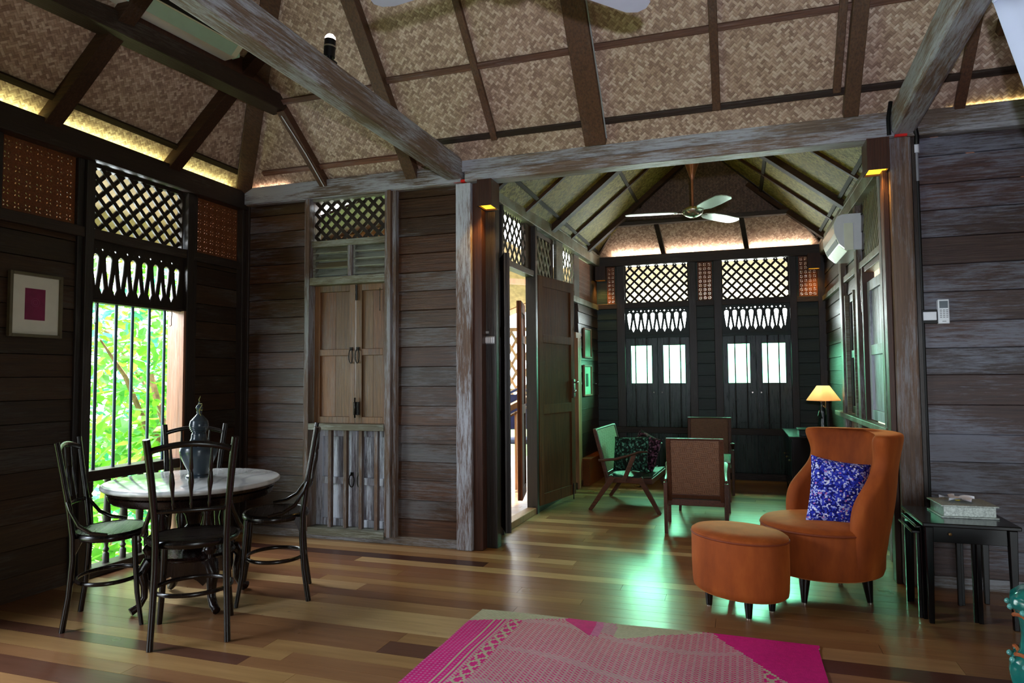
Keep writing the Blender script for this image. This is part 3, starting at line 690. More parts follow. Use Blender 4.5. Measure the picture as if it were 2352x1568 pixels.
for wi, (u0, u1, panes, bars, lab) in enumerate(((-.318, .388, ((-.258, -.03), (.10, .335)), (-.205, -.079, .166, .288), 'far left window with two bright panes in shutters tinted with green light'),
                             (.737, 1.425, ((.79, 1.012), (1.139, 1.37)), (.861, .981, 1.192, 1.304), 'far right window with two bright panes in shutters tinted with green light'))):
    W = wobj('window_%d' % (3+wi), lab)
    m = MB(TF); m.box(u0, u0+.012, -.04, 0, 1.94, 2.365); m.box(u1-.012, u1, -.04, 0, 1.94, 2.365)
    lattice(m, u0+.008, u1-.008, 1.94, 2.36, .100, .023, .012, -.03); m.build('lattice_panel', 'latX', W)
    teardrop(u0+.004, u1-.008, 1.60, 1.865, 8, TF, W, mat='farX')
    m = MB(TF); m.box(u0, u1, -.04, .02, 1.54, 1.575); m.build('head_rail', 'farX', W, .003)
    mid = (panes[0][1]+panes[1][0])/2
    m = MB(TF); m.box(mid-.018, mid+.018, -.055, -.040, .06, 1.56); m.box(u0-.01, u1+.01, -.06, -.046, .42, .60); m.box(u0-.01, u1+.01, -.06, -.046, .0, .09); m.box(u0-.01, u0+.01, -.06, -.046, .0, 1.56); m.box(u1-.01, u1+.01, -.06, -.046, .0, 1.56); m.box(u0-.01, u1+.01, -.06, -.046, 1.53, 1.59); m.box(u0-.01, u1+.01, -.06, -.03, 1.88, 1.95); m.build('leak_backing', 'greenZ', W)  # backing added to stop daylight leaking round the shutters
    for (p0, p1), (a0, a1) in zip(panes, ((u0, mid-.002), (mid+.002, u1))):
        m = MB(TF); m.box(a0, p0, -.045, -.015, .545, 1.545); m.box(p1, a1, -.045, -.015, .545, 1.545)
        m.box(p0, p1, -.045, -.015, 1.455, 1.545); m.box(p0, p1, -.045, -.015, .545, 1.033)
        m.box(p0+.0, p1, -.02, -.01, .60, .61); sh = m.build('shutter', 'greenZ', W, .002)
        m = MB(TF); m.box(p0, p1, -.033, -.029, 1.033, 1.455); m.build('glass_pane', 'greenglass', sh)
        k_ = p1+.02 if p0 < mid else p0-.02
        m = MB(TF); m.cyl((k_, -.015, .93), (k_, .003, .93), .008, n=8); m.build('knob', 'chrome', sh)
    for u in bars:
        m = MB(TF); m.cyl((u, .012, .545), (u, .012, 1.545), .0068, n=10); m.build('window_bar', 'darkiron', W)
    m = MB(TF); m.box(u0, mid-.002, -.045, -.015, .07, .48); m.box(mid+.002, u1, -.045, -.015, .07, .48)
    for q in range(8): uu = u0+.05+q*(u1-u0-.1)/7; m.box(uu-.008, uu+.008, -.015, .0, .07, .48)
    m.build('lower_panel', 'greenZ', W, .002)

# left wall of the second room
b = MB(TL2)
planks(b, .10, .44, 0, 1.96, .127); planks(b, 1.24, 2.50, .06, 1.87, .127); planks(b, 2.70, 3.57, .0, 1.87, .127)
b.box(1.24, 2.5, -.05, -.03, 0, 1.87, .3); b.box(2.5, 3.57, -.05, -.03, 0, 1.87, .3)
b.box(.10, .44, -.04, -.0, 1.96, 2.37, .3); b.box(1.07, 1.24, -.04, 0, 1.95, 2.37, .4); b.box(1.77, 1.84, -.04, 0, 1.93, 2.37, .4); b.box(2.57, 2.77, -.04, 0, 1.93, 2.37, .4); b.box(3.25, 3.57, -.04, 0, 1.93, 2.37, .4); b.box(1.24, 1.77, -.04, 0, 2.32, 2.37, .4)
struct(b, 'wall_left2', 'wallY', 'plank wall with the open double doors on the left of the far room', 'wall')
b = MB(TL2); b.box(.0, 3.57, -.06, .05, 2.365, 2.47); b.box(.0, 3.57, .04, .05, 2.47, 2.50); b.box(.44, 3.57, -.05, .02, 1.87, 1.93) if False else b.box(1.24, 3.57, -.05, .02, 1.87, 1.93)
trim(b, 'louver', 'wall plate above the open doors of the far room', 'beam')
b = MB(TL2); b.box(1.84, 2.06, 0, .03, .06, 2.37); trim(b, 'louver', 'greenish grey post right of the open doors', 'post')
b = MB(TL2); b.box(2.50, 2.56, -.03, .05, 0, 1.50); b.box(2.64, 2.70, -.03, .03, 0, 1.50); b.box(2.5, 2.7, -.03, .03, 1.50, 1.56); trim(b, 'light', 'light wooden jamb beside the two small pictures', 'jamb')
b = MB(TL2); b.box(.10, .475, 0, .03, 0, .06); b.box(1.2, 3.57, 0, .03, 0, .06); struct(b, 'baseboard_left', 'darkY', 'skirting board beside the open doors', 'skirting board')
b = MB(TL2); b.box(.44, 1.24, -.05, .03, 0, .05); trim(b, 'light', 'low threshold of the open doors', 'threshold')
D = wobj('door_1', 'tall open double doors of dark wood leading to the veranda', 'door')
m = MB(TL2); m.box(.44, .475, -.05, .04, 0, 2.37); m.box(1.20, 1.25, -.05, .04, 0, 2.37); m.box(.475, 1.20, -.05, .03, 1.94, 1.99); m.build('door_frame', 'darkZ', D, .003)
def doorleaf(p, q, z0, z1, name, mat, handle=True, pan=True):
    p, q = Vector((*p, 0)), Vector((*q, 0)); d = (q-p); L = d.length; d.normalize(); n = Vector((-d.y, d.x, 0))
    T = lambda u, o, z: tuple(p+d*u+n*o+Vector((0, 0, z)))
    m = MB(T); m.box(0, L, -.012, .012, z0, z1)
    for (a_, c_) in ((0, .075), (L-.075, L)): m.box(a_, c_, -.02, .02, z0, z1)
    for (z_, zz) in ((z0, z0+.09), (.80, .88), (1.40, 1.47), (z1-.09, z1)): m.box(.075, L-.075, -.02, .02, z_, zz)
    l_ = m.build(name, mat, D, .002)
    if handle:
        m = MB(T); m.box(L-.05, L-.02, -.035, -.02, .93, 1.09); m.tube([(L-.035, -.035, 1.06), (L-.035, -.065, 1.065), (L-.075, -.07, 1.06)], .007, 8); m.cyl((L-.035, -.02, .98), (L-.035, -.045, .98), .013, n=10); m.build('door_handle', 'chrome', l_)
        m = MB(T); m.cyl((L-.06, -.025, z0-.04), (L-.06, -.025, z0+.1), .005, n=8); m.build('floor_bolt', 'darkiron', l_)
    return l_
doorleaf((-.70, 1.26), (-.553, 1.93), .055, 1.965, 'door_leaf', 'doorZ')
lf = doorleaf((-.753, .50), (-.60, .20), .07, 1.965, 'door_leaf', 'darkZ', False)
for z in (.3, 1.05, 1.8):
    m = MB(); m.cyl((-.755, .505, z-.05), (-.755, .505, z+.05), .009, n=10); m.build('hinge', 'darkiron', lf)
doorleaf((-.835, 1.20), (-.93, 1.62), .1, 1.75, 'door_leaf', 'doorZ', False)
W = wobj('window_5', 'pierced lattice lights over the open doors and the pictures')
m = MB(TL2); lattice(m, .475, 1.07, 1.99, 2.36, .10, .028, .003, -.01, 52); m.build('lattice_panel', 'latX', W)
m = MB(TL2); lattice(m, 1.25, 1.765, 1.93, 2.32, .10, .03, .004, -.01, 55); m.box(1.24, 1.77, -.05, -.034, 1.93, 2.32); m.build('lattice_panel', 'latG', W)
m = MB(TL2); lattice(m, 2.06, 2.57, 1.93, 2.36, .10, .028, .003, -.01, 55); m.build('lattice_panel', 'latG', W)
o = fretwork(2.77, 3.25, 1.94, 2.35, TL2, parent=W)

# right wall of the second room
b = MB(TR2)
planks(b, .02, .50, 0, 1.88, .13); planks(b, 1.24, 1.63, 0, 1.88, .13); planks(b, 2.07, 3.57, 0, 1.88, .13); planks(b, .5, 1.24, .0, .76, .13); planks(b, .5, 1.24, 1.86, 1.9, .13); planks(b, 1.63, 2.07, 1.77, 1.88, .13)
b.box(.02, .50, -.05, -.03, 0, 2.37, .3); b.box(1.24, 1.63, -.05, -.03, 0, 2.37, .3); b.box(2.07, 3.57, -.05, -.03, 0, 2.37, .3)
planks(b, 1.24, 3.57, 1.88, 2.36, .13)
struct(b, 'wall_right2', 'wallY', 'greenish worn plank wall behind the table lamp', 'wall')
b = MB(TR2); b.box(.0, 3.57, -.06, .05, 2.36, 2.46); b.box(.0, 3.57, .04, .05, 2.46, 2.50); b.box(.0, 3.57, -.04, .03, 1.88, 1.93); trim(b, 'louver', 'wall plate above the wall with the air conditioner', 'beam')
b = MB(TR2); b.box(.40, 2.6, 0, .06, .755, .795); trim(b, 'louver', 'pale sill ledge behind the armchair', 'ledge', .004)
for u0, u1, lab in ((.43, .50, 'nearest the right pillar'), (1.33, 1.42, 'between the two side windows'), (2.10, 2.22, 'beside the table lamp')):
    b = MB(TR2); b.box(u0, u1, 0, .045, 0, 2.36); trim(b, 'postZ', 'worn post on the side wall '+lab, 'post')
W = wobj('window_6', 'side windows with weathered shutters behind the armchair')
m = MB(TR2); m.box(1.20, 1.24, -.05, .03, .79, 1.88); m.box(.50, .53, -.05, .03, .79, 1.88); m.box(.53, 1.20, -.05, .02, 1.84, 1.88); m.build('frame', 'brownZ', W, .003)
leafpanel(.60, 1.20, .80, 1.77, [1.25], TR2, W, 'shutBlue', .07, .03, -.03)
m = MB(TR2); m.tube([(1.21, .035, 1.82), (1.21, .04, 1.70), (1.21, .035, 1.56), (1.20, .04, 1.55)], .003, 6); m.build('hook', 'chrome', W)
m = MB(TR2); m.box(1.63, 1.66, -.05, .03, .79, 1.77); m.box(2.04, 2.07, -.05, .03, .79, 1.77); m.build('frame', 'louver', W, .003)
leafpanel(1.66, 2.04, .80, 1.765, [1.25], TR2, W, 'darkZ', .06, .03, -.03)
for k_ in range(6):
    m = MB(TR2); m.lathe(balprof(.70, .017), (1.68+k_*.067, -.02, .055), 10); m.build('baluster', 'louver', W)
m = MB(TR2); lattice(m, .50, 1.24, 1.93, 2.36, .07, .028, .012, -.02); m.build('lattice_panel', 'latG', W)

# ceiling of the second room
xm = .555; rz_ = 2.42+.9*(xm+.72)
slab([[(-.72, -.04, 2.42), (-.72, 3.63, 2.42), (xm, 3.28, rz_), (xm, -.04, rz_)],
      [(1.84, 3.63, 2.42), (1.84, -.04, 2.42), (xm, -.04, 2.42+.9*(1.84-xm)), (xm, 3.28, 2.42+.9*(1.84-xm))]], 'ceiling', 'mat2', 'bamboo matting slopes above the far room, tinted with yellow green light')
slab([[(-.72, 3.63, 2.42), (1.84, 3.63, 2.42), (1.84-.33, 3.30, 2.765), (-.72+.33, 3.30, 2.765)]], 'ceiling', 'mat', 'small hipped matting slope glowing above the far windows')
m = MB(); m.prism([(-.42, 2.76), (1.53, 2.76), (xm, 3.66)], lambda p, q, t_: (p, t_, q), 3.29, 3.31); me = m.mesh('g')
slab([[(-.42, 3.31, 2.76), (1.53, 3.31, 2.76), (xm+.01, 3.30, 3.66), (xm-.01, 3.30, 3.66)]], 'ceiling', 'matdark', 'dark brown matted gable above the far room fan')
# rain roof closing over everything so no sky leaks
m = MB(); m.box(-.95, 2.0, -.02, .03, 2.66, 3.75); me = m
nR2, nL2 = Vector((-.9, 0, -1)).normalized(), Vector((.9, 0, -1)).normalized()
def pL2(x, yy, d=0): return tuple(Vector((x, yy, 2.42+.9*(x+.72)))+nL2*d)
def pR2(x, yy, d=0): return tuple(Vector((x, yy, 2.42+.9*(1.84-x)))+nR2*d)
for yy, w, d, lab in ((.95, .035, .025, 'thin rafter nearest the opening'), (1.68, .10, .05, 'broad rafter in line with the fan'), (2.3, .035, .025, 'thin rafter beyond the fan'), (2.98, .08, .05, 'broad rafter near the gable'), (.25, .05, .03, 'rafter just behind the lintel')):
    m = MB(); m.beam(pL2(-.70, yy, d/2), pL2(xm, yy+.25, d/2), w, d, tuple(nL2)); trim(m, 'raftX', lab+', left slope of the far room', 'rafter', .002)
    m = MB(); m.beam(pR2(1.82, yy+.15, d/2), pR2(xm, yy+.5, d/2), w, d, tuple(nR2)); trim(m, 'raftX', lab+', right slope of the far room', 'rafter', .002)
for x, s_ in ((-.60, 1), (-.10, 1)):
    m = MB(); m.beam(pL2(x, .1, .01), pL2(x, 3.5 if x < -.3 else 3.3, .01), .03, .02, tuple(nL2)); trim(m, 'battenY', ('low' if x < -.3 else 'high')+' batten on the left slope of the far room', 'batten', .001)
for x in (1.70, 1.16):
    m = MB(); m.beam(pR2(x, .1, .01), pR2(x, 3.5 if x > 1.5 else 3.3, .01), .03, .02, tuple(nR2)); trim(m, 'battenY', ('low' if x > 1.5 else 'high')+' batten on the right slope of the far room', 'batten', .001)
m = MB(); m.box(-.39, 1.49, 3.20, 3.28, 2.755, 2.80); trim(m, 'darkX', 'collar beam at the foot of the dark gable', 'beam', .004)
m = MB(); m.box(-.20, 1.28, 1.72, 1.80, 2.975, 3.05); trim(m, 'darkX', 'dark collar beam carrying the far fan', 'beam', .004)
for a_, c_ in (((-.66, 3.55, 2.47), (-.38, 3.26, 2.77)), ((1.78, 3.55, 2.47), (1.49, 3.26, 2.77)), ((-.38, 3.24, 2.75), (.54, 3.24, 3.60)), ((1.49, 3.24, 2.75), (.57, 3.24, 3.60))):
    m = MB(); m.beam(a_, c_, .05, .05, (0, -1, 0)); trim(m, 'darkX', ('left' if a_[0] < 0 else 'right')+(' hip' if a_[1] > 3.3 else ' gable')+' rafter of the far room', 'rafter', .002)
for x0, x1, lab in ((.08, .13, 'left'), (.955, 1.01, 'right')):
    m = MB(); m.beam((x0, 3.26, 2.77), (x1, 3.55, 2.47), .05, .04, (0, -1, -1)); trim(m, 'darkX', 'short %s rafter on the glowing far slope' % lab, 'rafter', .002)
# upper infill above the fascia between the two roofs
m = MB(); m.box(-.95, 2.0, .052, .09, 2.48, 3.72); struct(m, 'wall_infill', 'darkX', 'dark boarded infill behind the fascia between the two roofs', 'wall')

# ================================================================== LIGHTS IN THE HOUSE
def area(name, loc, rot, sx, sy, power, col, portal=False, spread=None):
    l = bpy.data.lights.new(name, 'AREA'); l.shape = 'RECTANGLE'; l.size = sx; l.size_y = sy; l.energy = power; l.color = col
    if spread: l.spread = math.radians(spread)
    if portal: l.cycles.is_portal = True
    o = bpy.data.objects.new(name, l); COL.objects.link(o); o.location = loc; o.rotation_euler = rot; return o
def spot(name, loc, target, power, col, cone=90, blend=1, r=.03):
    l = bpy.data.lights.new(name, 'SPOT'); l.energy = power; l.color = col; l.spot_size = math.radians(cone); l.spot_blend = blend; l.shadow_soft_size = r
    o = bpy.data.objects.new(name, l); COL.objects.link(o); o.location = loc
    o.rotation_euler = (Vector(target)-Vector(loc)).to_track_quat('-Z', 'Y').to_euler(); return o

def sconce(x0, x1, y0, y1, z0, z1, label, p=1.2, sp=(0, 0)):
    cx, cy = (x0+x1)/2, (y0+y1)/2
    t = thing('wall_lamp', label, 'wall lamp', (cx, cy, z0), 0, 'boxed downlight wall lamps')
    hx, hy, h = (x1-x0)/2, (y1-y0)/2, z1-z0; th = .008
    m = MB(); m.box(-hx, hx, -hy, -hy+th, 0, h); m.box(-hx, hx, hy-th, hy, 0, h); m.box(-hx, -hx+th, -hy+th, hy-th, 0, h); m.box(hx-th, hx, -hy+th, hy-th, 0, h); m.box(-hx+th, hx-th, -hy+th, hy-th, h-th, h)
    m.build('lamp_box', 'brownZ', t, .001)
    m = MB(); m.box(-hx+th, hx-th, -hy+th, hy-th, .012, .016); m.build('diffuser', 'glowO', t)
    spot('lamp_light', (cx+sp[0], cy+sp[1], z0-.01), (cx+sp[0], cy+sp[1], 0), p, (1, .55, .12), 100, .8, .03)
sconce(-.765, -.64, -.055+.0, .06-.0, 2.225, 2.40, 'brown box downlight glowing orange on the flaking pillar', 3.0) if False else None
sconce(-.70, -.60, -.10, .055, 2.225, 2.398, 'brown box downlight glowing orange beside the flaking pillar', 9, (-.0, -.05))
sconce(1.575, 1.685, -.10, .055, 2.225, 2.398, 'brown box downlight glowing orange beside the right pillar', 7)
sconce(-.63, -.515, 3.42, 3.52, 2.20, 2.36, 'small boxed downlight in the far left corner', 6)
sconce(1.60, 1.72, 3.42, 3.53, 2.21, 2.37, 'small boxed downlight in the far right corner', 4)

# strip lights lying on the wall plates
def strip(p, q, label, mat, power, col, face, w=.02):
    p, q = Vector(p), Vector(q); m = MB(); m.beam(tuple(p), tuple(q), .012, .006)
    o = m.build('strip_light', mat); o['label'] = label; o['category'] = 'strip light'
    c = (p+q)/2; d = (q-p); L = d.length
    e = area('strip_lamp', tuple(c+Vector(face)*.006), (0, 0, 0), L, w, power, col)
    z = -Vector(face).normalized(); x = d.normalized(); y_ = z.cross(x); e.rotation_euler = Matrix((x, y_, z)).transposed().to_euler()
strip((XL+.046, -3.4, 2.488), (XL+.046, -.15, 2.488), 'yellow strip light on the plate over the garden window wall', 'glowY', 3, (.86, .92, .38), (-.25, 0, 1), .012)
strip((-.45, 3.53, 2.454), (1.65, 3.53, 2.454), 'warm white strip light on the plate over the far windows', 'glowW', 5, (1, .80, .62), (0, .2, 1), .012)
strip((2.0, -.040, 2.514), (3.6, -.040, 2.514), 'yellow strip light on the plate over the bleached wall', 'glowY', 1.6, (1, .82, .35), (0, .4, 1))
strip((-2.5, -.036, 2.504), (-2.2, -.036, 2.504), 'short pinkish strip light in the roof corner', 'glowW', .12, (1, .70, .50), (0, .3, 1))
strip((-.1, 1.76, 3.056), (1.18, 1.76, 3.056), 'added yellow strip light hidden on the collar beam to brighten the far slopes', 'glowY', 5.5, (1, .93, .42), (0, 0, 1))  # hidden lamp added to brighten the far matting slopes
strip((-.1, .30, 2.672), (1.3, .30, 2.672), 'added yellow strip light hidden behind the fascia board to brighten the far slopes', 'glowY', 5.0, (1, .93, .42), (0, .3, 1))  # second hidden lamp added for the slopes nearer the opening
m = MB(); m.box(-.62, 1.74, .20, .40, 2.60, 2.668); trim(m, 'darkX', 'dark ledge beam behind the fascia board', 'beam')

# ================================================================== FURNITURE
# ---- bentwood chairs; local: faces +Y, back at -Y
def bent_chair(hgt=.87):
    t = empty('bentwood_chair')
    def post_pts(s):
        return [(s*.148, -.195, 0), (s*.143, -.168, .16), (s*.138, -.155, .32), (s*.137, -.158, .43), (s*.142, -.175, .55), (s*.152, -.20, .68), (s*.163, -.222, .80), (s*.171, -.235, hgt)]
    for s in (-1, 1):
        m = MB(); m.tube(post_pts(s), [(.013, .0155)]*2+[(.0145, .017)]*3+[(.015, .0145)]*3, 10, flat=(0, 1, 0)); m.build('back_post', 'bent', t)
        m = MB(); m.tube([(s*.130, .15, .415), (s*.133, .158, .30), (s*.140, .172, .15), (s*.152, .20, 0)], [.0155, .0145, .0135, .0115], 10); m.build('leg', 'bent', t)
        # hip brace: bent hoop from post down to seat side
        m = MB(); m.tube([(s*.150, -.186, .60), (s*.162, -.165, .55), (s*.185, -.115, .485), (s*.197, -.05, .452), (s*.197, .03, .44)], [.009, .009, .010, .010, .008], 8); m.build('hip_brace', 'bent', t)
        m = MB(); m.prism([(-.15, .42), (-.10, .42), (-.15, .33)], lambda p, q, x: (x, p, q), s*.137-.008, s*.137+.008); m.build('corner_bracket', 'bent', t)
    # seat ring + seat panel
    def sp(a, r): 
        c, s_ = math.cos(a), math.sin(a); return (r*1.0*c*(1.0 if s_ > 0 else .95), r*.98*s_-.002)
    ringp = [sp(2*PI*k/32, .182) for k in range(32)]
    m = MB(); m.tube([(x, y_, .418) for x, y_ in ringp], (.014, .018) and [(.014, .018)]*32, 8, closed=True, flat=(0, 0, 1)); m.build('seat_frame', 'bent', t)
    m = MB(); vs = [(0, 0, .430)]; 
    for r in (.06, .12, .16, .178): vs += [(sp(2*PI*k/32, r)[0], sp(2*PI*k/32, r)[1], .430+(.0015 if r < .17 else .0)+.003*(r/.178)**2) for k in range(32)]
    fs = [(0, 1+k, 1+(k+1) % 32) for k in range(32)]+[(1+a_*32+k, 1+(a_+1)*32+k, 1+(a_+1)*32+(k+1) % 32, 1+a_*32+(k+1) % 32) for a_ in range(3) for k in range(32)]
    n0 = len(vs); vs2 = [(x, y_, z-.012) for x, y_, z in vs]; fs2 = [tuple(i+n0 for i in f[::-1]) for f in fs]
    rim = [(1+96+k, 1+96+(k+1) % 32, n0+1+96+(k+1) % 32, n0+1+96+k) for k in range(32)]
    m.add(vs+vs2, fs+fs2+rim, .5, True); m.build('seat', 'seatdark', t)
    # leg ring
    m = MB(); m.tube([(.158*math.cos(a_), .168*math.sin(a_)-.003, .205) for a_ in [2*PI*k/36 for k in range(36)]], [(.009, .010)]*36, 8, closed=True, flat=(0, 0, 1)); m.build('leg_ring', 'bent', t)
    # crest rail (arched, bowed) and lower rail
    def rail(z0, hw, arch, r, y0, name):
        pts = []
        for k in range(13):
            q = -1+2*k/12; pts.append((q*hw, y0-.030*(1-q*q), z0+arch*(1-q*q)))
        m = MB(); m.tube(pts, [r]*13, 8, flat=(0, 0, 1)); m.build(name, 'bent', t)
    rail(hgt-.052, .162, .030, (.009, .013), -.222, 'crest_rail'); rail(.563, .140, .004, (.008, .010), -.178, 'lower_rail')
    for q in (-.48, 0, .48):
        x0, x1 = q*.142, q*.166; ya, yb = -.178-.03*(1-q*q), -.222-.03*(1-q*q); za, zb = .568, hgt-.05+.03*(1-q*q)
        fr = (0, .07, .10, .13, .28, .42, .56, .60, .63, .8, 1); rr = (.0045, .005, .0075, .005, .007, .0115, .0085, .006, .009, .006, .0045)
        pts = [(x0+(x1-x0)*f, ya+(yb-ya)*f-.004*math.sin(PI*f), za+(zb-za)*f) for f in fr]
        m = MB(); m.tube(pts, list(rr), 8); m.build('spindle', 'bent', t)
    return t
def face(dx, dy): return math.atan2(-dx, dy)   # rotates local +Y to (dx, dy)
ch = bent_chair()
specs = [((-1.435, -1.70), (-.63, .78), 'dark bentwood chair with its spindle back to the viewer, nearest the viewer'),
         ((-1.955, -1.665), (.80, .60), 'dark bentwood chair on the left of the marble table, facing right'),
         ((-1.42, -1.155), (-.83, -.56), 'dark bentwood chair on the right of the marble table, seen from the side'),
         ((-2.20, -.95), (.52, -.855), 'dark bentwood chair behind the marble table, against the garden window')]
for i, (p, d, lab) in enumerate(specs):
    o = ch if i == 0 else copy_tree(ch)
    o.location = (p[0], p[1], 0); o.rotation_euler = (0, 0, face(*d)); o['label'] = lab; o['category'] = 'chair'; o['group'] = 'bentwood chairs around the marble table'
    o.scale = (1.02 if i == 3 else 1, .80 if i == 1 else .86, .965 if i in (1, 3) else 1)

# ---- marble table
TX, TY, TZ = -1.755, -1.365, .612
t = thing('round_table', 'round marble topped table on a dark carved pedestal', 'table', (TX, TY, 0), .35)
m = MB(); m.lathe([(0, TZ-.024), (.405, TZ-.024), (.413, TZ-.018), (.415, TZ-.010), (.412, TZ-.003), (.405, TZ), (0, TZ)], n=64); m.build('marble_top', 'marble', t)
m = MB(); m.lathe([(.30, TZ-.085), (.365, TZ-.085), (.375, TZ-.075), (.385, TZ-.05), (.372, TZ-.045), (.388, TZ-.04), (.393, TZ-.024), (.30, TZ-.024), (.30, TZ-.085)], n=56); m.build('apron', 'rose', t)
m = MB(); m.lathe([(.0, .17), (.07, .17), (.085, .20), (.06, .235), (.035, .25), (.05, .265), (.06, .30), (.045, .345), (.03, .36), (.042, .375), (.03, .39), (.04, .43), (.062, .47), (.04, .50), (.07, .52), (.11, .528), (0, .528)], n=28); m.build('pedestal', 'rose', t)
m = MB()
for k_ in range(4):
    a_ = PI/2*k_
    m.beam((0, 0, TZ-.075), (.33*math.cos(a_), .33*math.sin(a_), TZ-.075), .05, .025)
m.build('top_brace', 'rose', t)
m = MB(); m.lathe([(0, .262), (.19, .262), (.20, .252), (.19, .24), (.17, .235), (0, .235)], n=32); m.build('shelf_ring', 'rose', t)
for k_ in range(4):
    a_ = PI/4+PI/2*k_; c_, s_ = math.cos(a_), math.sin(a_)
    R = lambda r, z, w=0: (r*c_-w*s_, r*s_+w*c_, z)
    m = MB(); m.tube([R(.09, .20), R(.16, .235), (R(.215, .235)), R(.24, .19), R(.225, .13), R(.225, .075), R(.25, .035), R(.285, .018)], [(.022, .03), (.024, .034), (.026, .034), (.024, .03), (.018, .024), (.015, .02), (.016, .02), (.02, .018)], 10, flat=(-s_, c_, 0)); m.build('leg', 'rose', t)
    m = MB(); m.lathe([(0, -.03), (.02, -.024), (.032, 0), (.02, .024), (0, .032)], R(.205, .297), 16); m.cyl(R(.205, .25), R(.205, .275), .012, n=10); m.build('ball_finial', 'rose', t)
    m = MB(); m.tube([R(.07, .50), R(.13, .46), R(.16, .49), R(.22, .52), R(.27, .535)], [.014, .02, .016, .018, .01], 8); m.build('scroll_bracket', 'rose', t)
    m = MB(); m.lathe([(.014, .262), (.022, .28), (.012, .30), (.018, .34), (.027, .40), (.016, .45), (.022, .47), (.014, .50), (.014, .53)], R(.155, 0)[:2]+(0,), 14)
    m.build('column', 'rose', t)
    b_ = a_+PI/2; P_ = Vector((.20*c_, .20*s_, 0)); Q_ = Vector((.20*math.cos(b_), .20*math.sin(b_), 0)); dd = Q_-P_; nn = Vector((-dd.y, dd.x, 0)).normalized()
    poly = [(0, .24), (1, .24), (1, .15), (.9, .12), (.8, .145), (.65, .165), (.5, .15), (.35, .165), (.2, .145), (.1, .12), (0, .15)]
    m = MB(); m.prism(poly, lambda p, q, w: tuple(P_+dd*p+nn*w+Vector((0, 0, q))), -.008, .008); m.build('lower_apron', 'rose', t)

# ---- urn on the table
t = thing('lidded_urn', 'blue grey gourd shaped urn with lid on the marble table', 'urn', (-1.79, -1.30, TZ))
m = MB(); m.lathe([(0, 0), (.060, 0), (.060, .008), (.050, .016), (.050, .03), (.068, .065), (.086, .105), (.093, .135), (.088, .158), (.068, .172), (.046, .182), (.038, .20), (.036, .222), (.031, .226)], n=36); m.build('urn_body', 'vase', t)
for k_ in range(6):
    m = MB(); a_ = PI/3*k_+.3; m.lathe([(0, -.016), (.014, -.008), (.018, 0), (.014, .01), (0, .014)], (.072*math.cos(a_), .072*math.sin(a_), .158), 10); m.build('shoulder_boss', 'vase', t)
pr = [(.031, .222)]
for k_ in range(12):
    f = k_/11; r = .034+.014*math.sin(PI*min(1, f*1.25)) if f < .6 else .047-.034*(f-.6)/.4; pr.append((r, .226+f*.096)); pr.append((r-.0016, .226+f*.096+.004))
pr += [(.014, .335), (.012, .345), (.018, .356), (.015, .366), (.006, .374), (.004, .385), (0, .392)]
m = MB(); m.lathe(pr, n=32); m.build('gourd_lid', 'vase', t)
m = MB(); m.tube([(-.012, -.002, .345), (.012, -.012, .345), (.02, 0, .347), (.0, .013, .346), (-.013, .004, .345)], .0018, 6); m.tube([(.010, -.012, .346), (.03, -.014, .372), (.028, -.012, .378), (-.005, -.004, .377)], .0018, 6); m.tube([(.010, -.013, .346), (.022, -.02, .325), (.030, -.022, .318)], .0022, 6); m.tube([(.010, -.013, .346), (.026, -.018, .346), (.036, -.02, .344)], .0016, 6); m.tube([(0, 0, .388), (-.004, 0, .398), (.003, 0, .410), (.004, 0, .418)], [.003, .003, .0022, .001], 6)
m.build('straw_tie', 'twig', t)

# ---- framed picture on the left wall
def picture(T, u0, u1, z0, z1, label, mats, pm, fw=.016, pr=(.30, .68, .27, .76), off=.01, cat='picture'):
    t = thing('framed_picture', label, cat)
    m = MB(T)
    for a_ in ((u0, u0+fw, z0, z1), (u1-fw, u1, z0, z1), (u0+fw, u1-fw, z0, z0+fw), (u0+fw, u1-fw, z1-fw, z1)): m.box(a_[0], a_[1], off, off+.022, a_[2], a_[3])
    m.build('frame', mats[0], t, .002)
    m = MB(T); m.box(u0+fw, u1-fw, off, off+.008, z0+fw, z1-fw); m.build('mount', mats[1], t)
    w, h = u1-u0, z1-z0; m = MB(T); m.box(u0+w*pr[0], u0+w*pr[1], off+.008, off+.0095, z0+h*pr[2], z0+h*pr[3]); p_ = m.build('print', pm, t)
    return t, (u0+w*(pr[0]+pr[1])/2, z0+h*(pr[2]+pr[3])/2)
t, (pu, pz) = picture(TL, -1.715, -1.43, 1.342, 1.678, 'framed picture of a wine red print on cream mount, left wall', ('gild', 'cream'), 'magenta')
m = MB(TL)
for r in (.022, .012): m.tube([(pu+r*math.cos(a_), .0205, pz+.01+r*math.sin(a_)) for a_ in [2*PI*k_/18 for k_ in range(18)]], .0006, 4, closed=True)
m.build('round_motif', plain('faded_motif', '#9a4a78', .6), t)
picture(TL2, 2.86, 3.175, 1.31, 1.628, 'upper of two mint green pictures by the far left corner', ('pale', 'mintprint'), 'mintprint', off=.008)
picture(TL2, 2.84, 3.17, .907, 1.235, 'lower of two mint green pictures by the far left corner', ('pale', 'mintprint'), 'leaf2', off=.008, pr=(.3, .6, .3, .72))
m = MB(TL2); m.box(2.72, 3.45, .01, .10, .0, .26); m.box(2.70, 3.47, .008, .115, .26, .275); o = m.build('low_bench', 'orangeY', None, .003); o['label'] = 'low wooden ledge box below the pictures, lamp light put into its orange colour'; o['category'] = 'ledge box'  # orange of the box stands for lamp light on the wood

